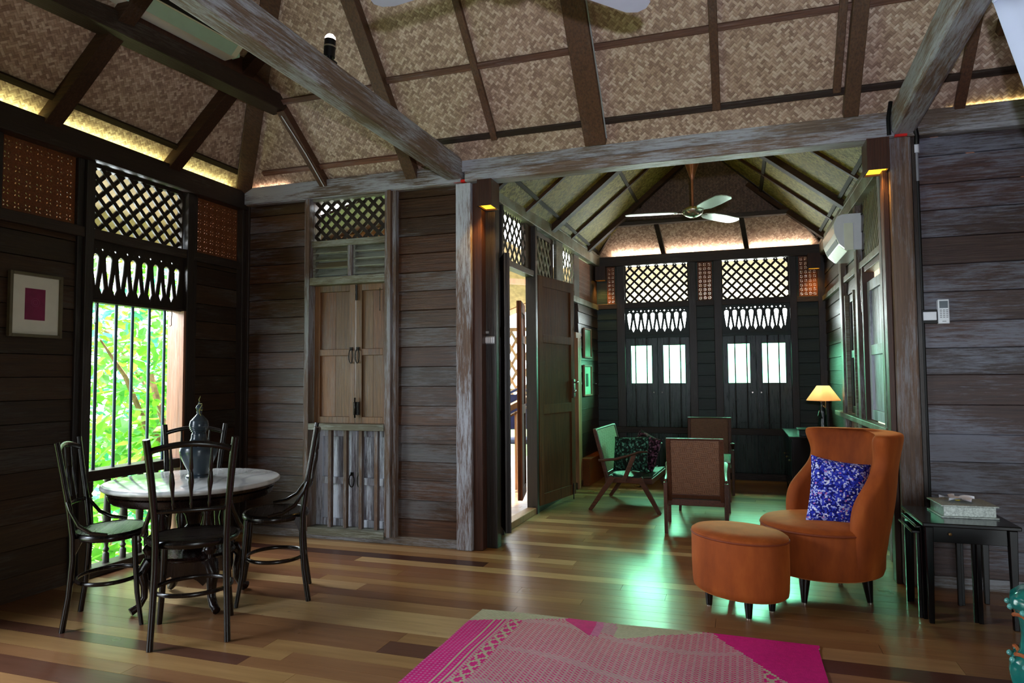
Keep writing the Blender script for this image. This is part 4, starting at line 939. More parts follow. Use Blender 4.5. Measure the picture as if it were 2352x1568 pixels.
# ---- switch cluster on the dark post
t = thing('light_switch', 'narrow plate of light switches on the dark post by the doors', 'light switch', (0, 0, 0))
m = MB(); m.box(-.705, -.637, .050, .061, 1.335, 1.385); m.build('switch_plate', 'grey', t, .002)
m = MB()
for k_ in range(5): m.box(-.70+k_*.013, -.692+k_*.013, .046, .051, 1.342, 1.378)
m.build('switch_rocker', 'white', t)
m = MB(); m.box(-.70, -.68, .052, .061, 1.405, 1.42); o = m.build('small_sticker', 'grey'); o['label'] = 'tiny grey sticker above the switches on the dark post'; o['category'] = 'sticker'

# ---- conduit, switch and remote on the bleached wall
t = thing('wall_conduit', 'dark cable conduit with white joint running down beside the right pillar', 'conduit')
m = MB(); m.tube([(1.815, -.075, 2.60), (1.812, -.085, 2.50), (1.814, -.075, 2.44), (1.828, -.05, 2.40), (1.829, -.035, 2.36)], .0125, 10); m.tube([(1.70, -.09, 2.59), (1.686, -.09, 2.50), (1.688, -.085, 2.41)], .011, 8); m.build('black_sleeve', 'black', t)
m = MB(); m.cyl((1.829, -.022, 2.365), (1.829, -.022, 2.315), .014, n=14); m.build('white_joint', 'white', t)
m = MB(); m.cyl((1.829, -.022, 2.315), (1.829, -.022, 2.16), .009, n=12); m.build('steel_pipe', 'grey', t)
m = MB(); m.cyl((1.829, -.022, 2.16), (1.829, -.022, 1.46), .009, n=12); m.cyl((1.829, -.022, 1.39), (1.829, -.022, .06), .009, n=12); m.build('pipe', 'blackm', t)
m = MB(); m.box(1.804, 1.822, -.03, -.008, .06, 2.40); m.build('dark_channel', 'darkZ', t)
t = thing('wall_switch', 'white wall switch on a dark backing left of the remote control', 'switch')
m = MB(); m.box(1.825, 1.898, -.022, -.007, 1.385, 1.46); m.build('backing_box', 'blackm', t, .002)
m = MB(); m.box(1.830, 1.893, -.032, -.022, 1.402, 1.448); m.build('switch_plate', 'white', t, .003)
t = thing('remote_control', 'white air conditioner remote control hanging on the bleached wall', 'remote control')
m = MB(); m.box(1.899, 1.952, -.034, -.001, 1.382, 1.512); m.build('remote_body', 'white', t, .004)
m = MB(); m.box(1.906, 1.945, -.0355, -.0338, 1.465, 1.503); m.build('display', plain('lcd_grey', '#4a5560', .3), t)
for r_ in range(5):
    for c_ in range(3):
        m = MB(); m.box(1.907+c_*.0145, 1.916+c_*.0145, -.0358, -.0338, 1.452-r_*.0095, 1.457-r_*.0095); m.build('button', 'grey', t)
m = MB(); m.box(1.917, 1.935, -.0355, -.0338, 1.393, 1.397); m.build('maker_mark', 'grey', t)

# ---- upholstered pieces
def loft(mb, rings, rnd=.5, caps=True):
    n = len(rings[0]); vs = [p for r in rings for p in r]
    fs = [(i*n+j, i*n+(j+1) % n, (i+1)*n+(j+1) % n, (i+1)*n+j) for i in range(len(rings)-1) for j in range(n)]
    if caps: fs += [tuple(range(n))[::-1], tuple((len(rings)-1)*n+j for j in range(n))]
    mb.add(vs, fs, rnd, True)
AC_, AY_ = 1.268, -.30
fdir = math.atan2(-.46, -.89)      # facing direction angle
t = thing('slipper_chair', 'rust orange velvet slipper chair with curved winged back', 'armchair', (AC_, AY_, 0), fdir); t.scale = (.89, .89, 1)
# local: +X is forward
m = MB(); m.lathe([(0, .125), (.29, .125), (.315, .135), (.325, .16), (.33, .25), (.33, .335), (.322, .343), (0, .343)], n=56); m.build('seat_base', 'velvet', t)
m = MB(); m.lathe([(0, .343), (.315, .343), (.328, .350), (.330, .358), (.318, .368), (.28, .376), (.2, .384), (.1, .388), (0, .389)], n=56); m.build('seat_cushion', 'velvet', t)
m = MB(); m.tube([(.330*math.cos(a_), .330*math.sin(a_), .349) for a_ in [2*PI*k_/60 for k_ in range(60)]], .005, 6, closed=True); m.build('piping', 'piping', t)
rows = [(.112, 80, .20, .322, 0), (.20, 84, .235, .338, 0), (.29, 87, .252, .344, 0), (.335, 88, .262, .347, 0), (.38, 90, .262, .352, 0), (.46, 90, .262, .36, 0), (.52, 86, .262, .362, 0), (.58, 76, .262, .362, 0), (.64, 68, .262, .36, 0), (.69, 66, .264, .362, 0), (.74, 69, .266, .368, 0), (.79, 74, .272, .374, 0), (.815, 75, .284, .372, 0), (.828, 74, .302, .356, 0)]
rings = []
for z, ph, ri, ro, _ in rows:
    ph = math.radians(ph); r = []; N = 22; lean = (z-.3)*.16; rc = (ri+ro)/2; rt_ = (ro-ri)/2
    for k_ in range(N+1): a_ = PI-ph+2*ph*k_/N; r.append((ri*math.cos(a_)-lean, ri*math.sin(a_), z))
    for k_ in range(1, 6):
        e = PI*k_/6; a_ = PI+ph; rr = rc-rt_*math.cos(e); tt = a_+math.sin(e)*rt_*.9/rc; r.append((rr*math.cos(tt)-lean, rr*math.sin(tt), z))
    for k_ in range(N+1): a_ = PI+ph-2*ph*k_/N; r.append((ro*math.cos(a_)-lean, ro*math.sin(a_), z))
    for k_ in range(1, 6):
        e = PI*k_/6; a_ = PI-ph; rr = rc+rt_*math.cos(e); tt = a_-math.sin(e)*rt_*.9/rc; r.append((rr*math.cos(tt)-lean, rr*math.sin(tt), z))
    rings.append(r)
m = MB(); loft(m, rings); bk = m.build('curved_back', 'velvet', t)
md = bk.modifiers.new('s', 'SUBSURF'); md.levels = 1; md.render_levels = 2
for a_ in (35, -55, 125, 215):
    c_, s_ = .24*math.cos(math.radians(a_)), .24*math.sin(math.radians(a_)); m = MB(); m.cyl((c_, s_, .128), (c_*1.06, s_*1.06, 0.004), .032, .015, 14); l_ = m.build('leg', 'legblack', t)
    m = MB(); m.cyl((c_*1.06, s_*1.06, .006), (c_*1.06, s_*1.06, 0), .014, .014, 10); m.build('glide', 'chrome', l_)
OX, OY = .865, -.665
t = thing('ottoman', 'oval rust orange velvet ottoman in front of the slipper chair', 'ottoman', (OX, OY, 0), math.radians(-38))
sx, sy = .245, .185
def oval(prof, n=56): 
    mm = MB(); mm.lathe([(r, z) for r, z in prof], n=n, sx=sx, sy=sy); return mm
oval([(0, .085), (.90, .085), (.97, .098), (.985, .12), (1, .2), (1, .335), (.985, .345), (0, .345)]).build('ottoman_body', 'velvet', t)
oval([(0, .345), (.97, .345), (1.0, .352), (.995, .362), (.93, .372), (.6, .380), (0, .383)]).build('cushion_top', 'velvet', t)
m = MB(); m.tube([(sx*math.cos(a_), sy*math.sin(a_), .350) for a_ in [2*PI*k_/60 for k_ in range(60)]], .0045, 6, closed=True); m.build('piping', 'piping', t)
for a_ in (45, 135, 225, 315):
    c_, s_ = sx*.66*math.cos(math.radians(a_)), sy*.66*math.sin(math.radians(a_)); m = MB(); m.cyl((c_, s_, .088), (c_, s_, .004), .022, .014, 14); l_ = m.build('leg', 'legblack', t)
    m = MB(); m.cyl((c_, s_, .006), (c_, s_, 0), .012, .012, 10); m.build('glide', 'chrome', l_)

def pillow(w, h, th, n=16):
    vs, fs = [], []
    for side in (1, -1):
        for i in range(n+1):
            for j in range(n+1):
                a_, b_ = -1+2*i/n, -1+2*j/n
                e = max(0, (1-a_**4)*(1-b_**4))**.55
                px = 1-.07*(1-b_*b_)*abs(a_)**3; pz = 1-.07*(1-a_*a_)*abs(b_)**3
                vs.append((a_*w/2*px, side*th/2*e, b_*h/2*pz))
    N = (n+1)**2
    for s_ in (0, 1):
        for i in range(n):
            for j in range(n):
                q = [s_*N+i*(n+1)+j, s_*N+(i+1)*(n+1)+j, s_*N+(i+1)*(n+1)+j+1, s_*N+i*(n+1)+j+1]; fs.append(q if s_ else q[::-1])
    m = MB(); m.add(vs, fs, .5, True); me = m.mesh('throw_pillow'); bm = bmesh.new(); bm.from_mesh(me); bmesh.ops.remove_doubles(bm, verts=bm.verts, dist=1e-4); bm.to_mesh(me); bm.free(); return me
def put_pillow(me, mat, loc, rot, label, name='throw_pillow'):
    me = me.copy(); me.materials.clear(); me.materials.append(M[mat]); o = link(name, me); o.location = loc; o.rotation_euler = rot; o['label'] = label; o['category'] = 'pillow'; return o
pw = pillow(.285, .335, .11)
put_pillow(pw, 'blue', (1.350, -.345, .522), (math.radians(-17), math.radians(9), math.radians(4)), 'blue and white flecked pillow leaning on the rust velvet chair')

# ---- side tables
def side_table(x0, x1, y0, y1, h, lab, knob=False, leg=.034):
    cx, cy = (x0+x1)/2, (y0+y1)/2; t = thing('nesting_table', lab, 'side table', (cx, cy, 0), 0, 'dark lacquered nest of tables'); hx, hy = (x1-x0)/2, (y1-y0)/2
    m = MB(); m.box(-hx-.012, hx+.012, -hy-.012, hy+.012, h-.018, h); m.build('table_top', 'lacq', t, .004)
    m = MB()
    for a_ in (-1, 1): m.box(-hx+leg*.5, hx-leg*.5, a_*hy-a_*.022-.006, a_*hy-a_*.022+.006, h-.09, h-.018)
    for a_ in (-1, 1): m.box(a_*hx-a_*.022-.006, a_*hx-a_*.022+.006, -hy+leg*.5, hy-leg*.5, h-.09, h-.018)
    m.build('apron', 'lacq', t, .002)
    if knob: m = MB(); m.lathe([(0, 0), (.004, 0), (.004, .006), (.007, .01), (0, .014)], (-hx+.1, 0, 0), 10); m.v = [(x, -hy+.016-z, y_+h-.05) for x, y_, z in m.v]; m.build('knob', 'brass', t)
    for a_ in (-1, 1):
        for b_ in (-1, 1):
            m = MB(); m.beam((a_*(hx-leg/2), b_*(hy-leg/2), h-.02), (a_*(hx-leg/2), b_*(hy-leg/2), 0), leg, leg, (0, 1, 0), w2=leg*.62, h2=leg*.62); m.build('leg', 'lacq', t, .003)
    return t
side_table(1.665, 2.02, -.635, -.235, .45, 'dark lacquered side table carrying the silver box', True)
side_table(1.625, 1.645, -.615, -.255, .425, 'x') if False else None
for k_, (dx, hh) in enumerate(((.012, .424), (.026, .398))):
    t = thing('nesting_table', ('middle' if k_ == 0 else 'smallest')+' table of the dark nest, its edge peeking out on the left', 'side table', (1.66-dx+.13, -.435, 0), 0, 'dark lacquered nest of tables')
    w = .13; hy = .14-.012*k_
    m = MB(); m.box(-w-.01, w, -hy-.01, hy+.01, hh-.012, hh); m.build('table_top', 'lacq', t, .003)
    for a_ in (-w+.012, w-.03):
        for b_ in (-1, 1): m = MB(); m.box(a_, a_+.018, b_*(hy-.01)-.009, b_*(hy-.01)+.009, 0, hh-.012); m.build('leg', 'lacq', t, .002)

# silver box shaped like a book, frangipani
t = thing('silver_box', 'silver patterned box shaped like a thick book on the side table', 'box', (1.875, -.395, .45), math.radians(3))
m = MB(); m.box(-.118, .118, -.105, .105, 0, .007); m.box(-.118, .118, -.105, .105, .052, .059); m.build('cover', 'silver', t, .002)
m = MB(); m.box(-.105, .108, -.094, .094, .007, .052); m.build('box_side', 'silver', t, .001)
t = thing('frangipani_flower', 'white frangipani flower with yellow heart lying on the silver box', 'flower', (1.862, -.385, .509), .2); t.scale = (1.7, 1.7, 1.5)
for k_ in range(5):
    a_ = 2*PI*k_/5; vs = []; 
    m = MB(); N = 8
    for i in range(N+1):
        f = i/N; w = .014*math.sin(PI*min(1, f**.8))*(1.15 if f > .5 else 1)+.001; L = f*.045; z = .004+.018*f-.014*f*f
        for q in (-1, 0, 1):
            x, y_ = L, q*w+.006*math.sin(f*3); vs.append((x*math.cos(a_)-y_*math.sin(a_), x*math.sin(a_)+y_*math.cos(a_), z+.003*(1-q*q)*-1+.004+(.004*q*f)))
    top = vs; bot = [(x, y_, z-.0015) for x, y_, z in vs]; n_ = len(vs)
    fs = [(i*3+j, (i+1)*3+j, (i+1)*3+j+1, i*3+j+1) for i in range(N) for j in range(2)]; fs += [tuple(n_+v for v in f[::-1]) for f in fs]
    m.add(top+bot, fs, .5, True); m.build('petal', 'petal', t)
m = MB(); m.lathe([(0, .002), (.006, .003), (.008, .008), (.004, .011), (0, .011)], n=10); m.build('flower_heart', 'yellow', t)

# ---- teal garden stool at the right edge
t = thing('garden_stool', 'teal glazed ceramic garden stool at the lower right edge', 'stool', (1.955, -1.30, 0))
def lobes(prof, c, n=56, amp=.0, k=10):
    mm = MB(); mm.lathe(prof, c, n); out = []
    for (x, y_, z) in mm.v:
        r = math.hypot(x, y_); a_ = math.atan2(y_, x); f = 1+amp*math.cos(k*a_)*(1 if .05 < r else 0); out.append((x*f, y_*f, z))
    mm.v = out; return mm
lobes([(0, 0), (.15, 0), (.175, .01), (.185, .04), (.19, .08), (.18, .115), (.165, .13), (.155, .15), (.15, .20), (.155, .25), (.168, .285), (.182, .30), (.178, .33), (.15, .355), (.10, .365), (0, .368)], (0, 0, 0), amp=.018).build('stool_body', 'stool', t)
for z, r in ((.135, .166), (.272, .167)):
    m = MB(); m.tube([(r*(1+.05*math.cos(12*a_))*math.cos(a_), r*(1+.05*math.cos(12*a_))*math.sin(a_), z+.006*math.sin(12*a_)) for a_ in [2*PI*k_/96 for k_ in range(96)]], .007, 6, closed=True); m.build('scalloped_band', 'stoolband', t)
for z in (.115, .298):
    m = MB()
    for k_ in range(16): a_ = 2*PI*k_/16; m.lathe([(0, -.011), (.009, -.006), (.011, 0), (.009, .006), (0, .011)], (.184*math.cos(a_), .184*math.sin(a_), z), 8)
    m.build('bead_row', 'stoolpearl', t)

# ---- rug
RX0, RX1, RY1, RY0 = -.31, 1.165, -1.055, -2.75
pale, mag, pink, sage = rgb('#b9aa92')[:3], rgb('#d0147a')[:3], rgb('#c86a9a')[:3], rgb('#a9a98c')[:3]
nx, ny = 168, 194; vs = []; fs = []; cols = []
for j in range(ny+1):
    for i in range(nx+1):
        f, g = i/nx, j/ny; x = RX0+(RX1-RX0)*f; yy = RY1-(RY1-RY0)*g
        vs.append((x-.04*g*(1-f)+.015*math.sin(9*f)*(g < .02), yy+.006*math.sin(11*f), .004+.0035*math.sin(f*23+g*9)*math.sin(g*17)+.002))
def rugcol(f, g, i, j):
    # f: 0 left .. 1 right; g: 0 far edge .. (metres below, ~1.7 m)
    y_ = g*1.7; x = f*1.475
    chk = ((i//1)+(j//1)) % 2; st = (j % 2)
    if y_ < .17*(1-x/.42) and x < .42: return sage if chk else pale                         # pale corner
    d = (1.475-x)
    if y_ < .62*(1-d/.42) and d < .42 : return mag                                      # magenta right corner
    if .40 < x < .60 and y_ < (.02+.20*(x-.40)/.2) and y_ < .17: return mag if x < .56 else pink
    if .56 < x < 1.02 and y_ < min((x-.40)*.55, (1.06-x)*.45): return sage if chk else (pale if x > .66 else pink)
    # ornament bands of crosses left and right
    for cx_, dr in ((.20+.0*y_, 1), (1.28, -1)):
        u = (x-(cx_+.10*dr*(.0)))/.055
        if abs(u) < .5 and .05 < y_:
            q = (y_ % .075)/.075; v = 2*q-1; uu = 2*u
            if abs(abs(uu)-abs(v)) < .28: return pale
            return mag
    if abs(x-.11) < .006 or abs(x-.145) < .004 or abs(x-1.355) < .006: return pale
    if x < .16: return mag if st or chk else pink
    hi = abs(((y_*1.0+.08*math.sin(x*5)) % .33)-.16) < .02
    return (pale if chk else (pink if hi else mag if (i % 3) else pink))
for j in range(ny):
    for i in range(nx):
        a_ = j*(nx+1)+i; fs.append((a_, a_+1, a_+nx+2, a_+nx+1)); cols.append(rugcol((i+.5)/nx, (j+.5)/ny, i, j))
n0 = len(vs); edge = [i for i in range(nx+1)]+[(j+1)*(nx+1)-1 for j in range(1, ny+1)]+[ny*(nx+1)+i for i in range(nx-1, -1, -1)]+[j*(nx+1) for j in range(ny-1, 0, -1)]
vs += [(vs[e][0], vs[e][1], .0005) for e in edge]; L_ = len(edge)
for k_ in range(L_): fs.append((edge[k_], n0+k_, n0+(k_+1) % L_, edge[(k_+1) % L_])); cols.append(pale)
me = bpy.data.meshes.new('woven_rug'); me.from_pydata(vs, [], fs); ca_ = me.attributes.new('Col', 'FLOAT_COLOR', 'FACE')
ca_.data.foreach_set('color', [c for col in cols for c in (*col, 1)]); me.materials.append(M['rug'])
o = link('woven_rug', me); o['label'] = 'pink and straw woven mat rug with triangle pattern on the plank floor'; o['category'] = 'rug'

# ---- lounge furniture of the second room; local: faces +Y, back at -Y
def lounge(w, label, loc, rz, woven_m='woven', seat_m='leatherG', splay=True, sz=.27, bh=.66, d=.46, cat='armchair'):
    t = thing('lounge_chair', label, cat, loc, rz)
    hw = w/2; 
    m = MB(); T = lambda x, y_, z: (x, -d/2+.04-(z-sz)*.25+y_, z)
    m.T = T; m.box(-hw+.03, hw-.03, -.010, .010, sz+.03, bh); m.build('woven_back', woven_m, t, .004)
    m = MB(T); m.box(-hw, -hw+.03, -.016, .016, sz-.02, bh+.006); m.box(hw-.03, hw, -.016, .016, sz-.02, bh+.006); m.box(-hw, hw, -.014, .014, bh, bh+.014); m.box(-hw, hw, -.014, .014, sz+.0, sz+.032); m.build('back_frame', 'teak', t, .004)
    m = MB(); m.box(-hw, hw, -d/2+.03, d/2, sz-.05, sz-.005); m.build('seat_rail', 'teak', t, .004)
    vs = []; m = MB()
    m.prism([(-d/2+.04, sz-.01), (0, sz-.022), (d/2-.005, sz-.0), (d/2-.005, sz+.012), (0, sz-.008), (-d/2+.04, sz+.004)], lambda p, q, s_: (s_, p, q), -hw+.02, hw-.02); m.build('seat', seat_m, t, .003)
    for s_ in (-1, 1):
        x = s_*(hw+.012)
        fy, ry = (d/2+.06, -d/2-.10) if splay else (d/2-.02, -d/2+.01)
        m = MB(); m.beam((x, d/2-.10 if splay else d/2-.02, sz+.0 if splay else .42), (x, fy, 0), .028, .045, (0, 1, 0), w2=.024, h2=.030); m.build('leg', 'teak', t, .003)
        m = MB(); m.beam((x, -d/2+.10 if splay else -d/2+.01, sz+.0 if splay else .36), (x, ry, 0), .028, .045, (0, 1, 0), w2=.024, h2=.030); m.build('leg', 'teak', t, .003)
        m = MB(); m.tube([(x, -d/2-.02, sz+.13), (x, -d/2+.12, sz+.145), (x, 0, sz+.17), (x, d/2-.10, sz+.21), (x, d/2-.03, sz+.215)], [(.010, .012), (.011, .012), (.013, .011), (.022, .009), (.014, .006)], 10, flat=(0, 0, 1)); m.build('armrest', 'teak', t)
        if splay: m = MB(); m.beam((x, d/2-.14, sz+.19), (x, -.02, sz-.03), .022, .035, (0, 1, 0)); m.build('arm_support', 'teak', t, .003)
    return t
lounge(.70, 'teak lounge settee with pale woven back and two flecked cushions, left of the far room', (.015, 1.83, 0), -PI/2-.06, 'wovenpale', 'leatherG', True, .285, .66, .42, 'settee')
lounge(.39, 'teak chair showing its woven rattan back, nearest in the far room', (.575, 1.03, 0), .03, 'woven', 'leatherG', False, .245, .665, .42)
lounge(.42, 'teak chair with brown woven back facing the viewer beyond the coffee table', (.60, 2.72, 0), PI, 'woven', 'leatherG', False, .26, .68, .42)
pw2 = pillow(.30, .29, .10)
pw2 = pillow(.36, .30, .10)
put_pillow(pw2, 'greenfleck', (.005, 1.66, .455), (math.radians(-12), math.radians(-4), math.radians(-28)), 'dark green flecked cushion on the settee')
put_pillow(pw2, 'pinkfleck', (.10, 1.93, .46), (math.radians(-12), math.radians(12), math.radians(-52)), 'plum flecked cushion behind the green one on the settee')
t = thing('coffee_table', 'glass topped teak coffee table between the lounge chairs', 'coffee table', (.60, 1.92, 0))
m = MB(); m.box(-.21, .21, -.26, .26, .405, .42); m.build('glass_top', plain('green_lit_table_glass', '#8fb8a8', .06, 0, .8, var=.03), t, .002)  # green window light put into the colour of the top
m = MB(); m.box(-.20, .20, -.25, .25, .36, .404); m.build('apron', 'teak', t, .003)
for a_ in (-1, 1):
    for b_ in (-1, 1): m = MB(); m.beam((a_*.18, b_*.23, .38), (a_*.195, b_*.25, 0), .03, .03, (0, 1, 0), w2=.02, h2=.02); m.build('leg', 'teak', t, .002)

# console with lamp, figure and box
t = thing('console_cabinet', 'dark lacquered console cabinet under the table lamp', 'cabinet', (1.53, 2.55, 0))
m = MB(); m.box(-.22, .22, -.45, .45, .10, .575); m.build('cabinet_body', 'lacq', t, .003)
m = MB(); m.box(-.245, .235, -.475, .475, .575, .592); m.build('cabinet_top', 'lacq', t, .003)
for a_ in (-1, 0, 1):
    m = MB(); m.box(-.228, -.22, -.15+a_*.30+.01, .15+a_*.30-.01, .13, .55); dr = m.build('door', 'lacq', t, .002)
    m = MB(); m.lathe([(0, 0), (.006, 0), (.009, .008), (0, .014)], (0, 0, 0), 10); m.v = [(-.228-z, x+a_*.30+.10, y_+.36) for x, y_, z in m.v]; m.build('knob', 'brass', dr)
for a_ in (-1, 1):
    for b_ in (-1, 1): m = MB(); m.box(a_*.2-.018, a_*.2+.018, b_*.42-.018, b_*.42+.018, 0, .10); m.build('foot', 'lacq', t)
t = thing('table_lamp', 'table lamp with glowing cream shade and dark figure base', 'table lamp', (1.60, 2.45, .592))
m = MB(); m.lathe([(.142, .295), (.052, .425), (.050, .425), (.140, .294)], n=36); m.f.append(list(range(0, 0))) if False else None
sh = m.build('lamp_shade', 'shade', t)
m = MB(); m.cyl((.0, 0, .0), (.0, 0, .02), .05, n=20); m.cyl((.015, 0, .02), (.015, 0, .33), .006, n=10); m.build('lamp_stem', 'brass', t)
m = MB(); m.tube([(-.005, -.02, .02), (-.012, -.02, .10), (-.006, -.02, .17), (-.012, -.02, .22), (-.016, -.02, .25), (-.014, -.02, .27), (-.016, -.02, .30), (-.012, -.02, .315)], [.038, .034, .028, .030, .014, .02, .018, .006], 14); m.tube([(-.03, -.02, .05), (-.055, -.02, .03), (-.075, -.022, .02)], [.014, .010, .006], 8); m.tube([(-.035, -.03, .20), (-.05, -.05, .16), (-.02, -.055, .14)], [.009, .008, .006], 8); m.build('carved_figure', 'jade', t)
l = bpy.data.lights.new('lamp_bulb', 'POINT'); l.energy = 1.6; l.color = (1, .82, .60); l.shadow_soft_size = .025; o = bpy.data.objects.new('lamp_bulb', l); COL.objects.link(o); o.location = (1.615, 2.45, .592+.365)
m = MB(); m.box(1.37, 1.50, 2.16, 2.36, .592, .64); m.box(1.362, 1.508, 2.152, 2.368, .64, .65); o = m.build('lidded_box', 'jade', None, .003); o['label'] = 'small dark lidded box on the console cabinet'; o['category'] = 'box'

# ---- fans
def fan(loc, angs, R, label, top, hub='chrome', blade='blade', canopy='copper', bw=.095, droop=.0, stick=None):
    t = thing('ceiling_fan', label, 'ceiling fan', loc)
    m = MB(); m.lathe([(0, -.045), (.03, -.043), (.06, -.03), (.085, -.008), (.09, .012), (.075, .03), (.04, .045), (.015, .055), (0, .055)], n=32); m.build('motor_housing', hub, t)
    m = MB(); m.cyl((0, 0, .05), (0, 0, top-.12), .011, n=12); m.build('down_rod', canopy, t)
    m = MB(); m.lathe([(.012, top-.19), (.02, top-.17), (.055, top-.06), (.075, top-.02), (.07, top-.004), (0, top-.002)], n=28); m.build('canopy', canopy, t)
    for a_ in angs:
        a_ = math.radians(a_); c_, s_ = math.cos(a_), math.sin(a_)
        P = lambda r, w, z=0: (r*c_-w*s_, r*s_+w*c_, z-w*.11-droop*r)
        prof = [(.13, -.028), (.20, -bw*.46), (R*.6, -bw*.52), (R-.05, -bw*.48), (R-.012, -bw*.3), (R, 0), (R-.012, bw*.3), (R-.05, bw*.48), (R*.6, bw*.52), (.20, bw*.46), (.13, .028)]
        m = MB(); m.prism(prof, lambda r, w, z: P(r, w, z), -.003, .003); b_ = m.build('blade', blade, t)
        m = MB(); m.prism([(.06, -.02), (.16, -.02), (.16, .02), (.06, .02)], lambda r, w, z: P(r, w, z), -.008, -.003); m.build('blade_bracket', hub, b_)
    return t
fan((.55, 1.76, 2.505), (190, 300, 52), .57, 'brushed three blade ceiling fan hanging in the far room', .47, droop=.01, bw=.14)
fan((.235, -2.17, 2.45), (170.5, 50.5-.0, 290), .565, 'white blade tips of the near ceiling fan at the top of the view', 2.13, 'white', 'bladewhite', 'copper', .11)
t = ac_unit((1.77, 1.32, 2.03), 0, 'white air conditioner on the side wall of the far room', .66, ('white', 'acwhite')); t.rotation_euler = (0, 0, PI/2)

# ---- white canopy cloth
vs, fs = [], []; nu, nv = 24, 14
for j in range(nv+1):
    for i in range(nu+1):
        f, g = i/nu, j/nv      # f along top edge to the right, g downward
        A = Vector((1.735, -1.5, 2.385)); top_ = A+Vector((1.3*f, -.35*f, .15*f)); 
        low = Vector((1.80+1.25*f, -1.5-.4*f, 1.98-.15*f))
        edge_l = A.lerp(Vector((1.96, -1.5, 1.55)), g); p = edge_l+Vector((1.3*f, -.35*f, .12*f*(1-g)))
        p += Vector((0, .018*math.sin(f*16+g*2), .006*math.sin(f*16)))
        vs.append(tuple(p))
for j in range(nv):
    for i in range(nu): a_ = j*(nu+1)+i; fs.append((a_, a_+1, a_+nu+2, a_+nu+1))
m = MB(); m.add(vs, fs, .5, True); me = m.mesh('bed_canopy'); me.materials.append(M['mattwhite']); t = thing('bed_canopy', 'white bed canopy cloth hanging in the upper right corner', 'canopy'); o = link('canopy_cloth', me, t)
sm = o.modifiers.new('t', 'SOLIDIFY'); sm.thickness = .002
m = MB(); m.tube([(1.735, -1.5, 2.385), (1.77, -1.5, 2.405), (1.82, -1.5, 2.44)], .006, 8); m.build('tie_cord', 'mattwhite', t)
m = MB(); m.box(1.80, 1.845, -1.52, -1.48, 2.43, 2.45); m.build('red_tab', 'red', t)

# ================================================================== OUTSIDE
m = MB(); m.box(-30, 30, -20, 40, -1.6, -1.5); o = struct(m, 'ground', 'lawn', 'green garden ground around the raised house', 'ground')
m = MB(); m.box(-2.6, 6, 3.9, 12, -1.495, -1.45); struct(m, 'paving', 'ground', 'pale paving outside the far windows', 'paving')
m = MB(); m.box(-4.2, -2.75, -7, 4, -1.495, -1.46); struct(m, 'paving', 'ground', 'pale paving strip added below the garden window to bounce light', 'paving')  # unseen paving added to bounce sunlight up to the eave lining
# eaves linings
def eave(q, lab, mat='outmat'):
    o = slab([q], 'eave_lining', mat, lab); o['category'] = 'eave'; return o
eave([(XL-.09, .0, 2.40), (XL-.09, -6.2, 2.40), (XL-.75, -6.6, 1.99), (XL-.75, .3, 1.99)], 'pale eave lining outside the garden window lattice')
eave([(-2.6, 3.66, 2.40), (1.9, 3.66, 2.40), (2.3, 4.35, 1.96), (-2.6, 4.35, 1.96)], 'pale eave lining outside the far lattices')
eave([(1.90, 3.6, 2.40), (1.90, .0, 2.40), (2.6, 0, 1.96), (2.6, 4.3, 1.96)], 'eave lining outside the side windows', 'brick')
# veranda
m = MB(); m.box(-2.7, -.85, .10, 5.2, -.10, -.02); struct(m, 'veranda_floor', 'ground', 'pale sunlit veranda deck beyond the open doors', 'veranda')
eave([(-1.30, .07, 2.47), (-1.30, 2.2, 2.47), (-3.1, 2.2, 2.0), (-3.1, .07, 2.0)], 'veranda roof lining coloured dark as shade behind the shuttered bay', 'matdark')  # shade behind the bay lattice put into a darker matting
slab([[(-1.35, 2.2, 2.51), (-1.35, 5.2, 2.51), (-3.1, 5.2, 2.15), (-3.1, 2.2, 2.15)]], 'veranda_ceiling', 'outmat', 'pale lining of the veranda roof beyond the open doors')
m = MB(); m.beam((-2.2, 1.2, 2.05), (-1.1, 4.9, 2.35), .05, .07); m.beam((-2.0, 3.2, 1.70), (-1.15, 5.0, 2.4), .05, .07); m.beam((-2.6, .4, 2.1), (-1.2, .9, 2.45), .05, .07); trim(m, 'light', 'diagonal wooden brace of the veranda roof', 'brace')
t = thing('veranda_screen', 'diagonal lattice screen of the veranda seen through the open doors', 'screen')
m = MB(); TV = lambda u, o_, z: (u, 4.9-o_, z); m.T = TV; lattice(m, -2.9, -1.2, .95, 1.75, .13, .035, .015, 0, 60); m.build('lattice_panel', 'light', t)
m = MB(TV); lattice(m, -2.9, -1.2, .62, .90, .11, .03, .015, 0, 60); m.build('lattice_panel', 'light', t)
m = MB(TV); m.box(-2.9, -1.2, -.02, .04, .90, .95); m.box(-2.9, -1.2, -.02, .04, .57, .62); m.box(-2.9, -1.2, -.02, .04, 1.75, 1.8); m.build('screen_rail', 'light', t)
t = thing('stair_handrail', 'sloping wooden stair handrail with balusters outside the open doors', 'handrail')
m = MB(); m.beam((-1.55, 1.75, .62), (-1.02, 2.7, .98), .05, .06); m.beam((-1.55, 1.75, .54), (-1.02, 2.7, .90), .03, .02); m.build('rail', 'light', t, .004)
for k_ in range(6): f = k_/5; m = MB(); x, y_ = -1.53+.5*f, 1.78+.9*f; m.box(x-.012, x+.012, y_-.012, y_+.012, -.02, .56+.35*f); m.build('baluster', 'light', t)
t = thing('veranda_chair', 'navy blue chair on the veranda seen through the open doors', 'chair', (-1.55, 3.55, -.02), .4)
m = MB(); m.lathe([(0, .36), (.24, .36), (.25, .38), (.24, .41), (0, .42)], n=24); m.build('seat', 'bluechair', t)
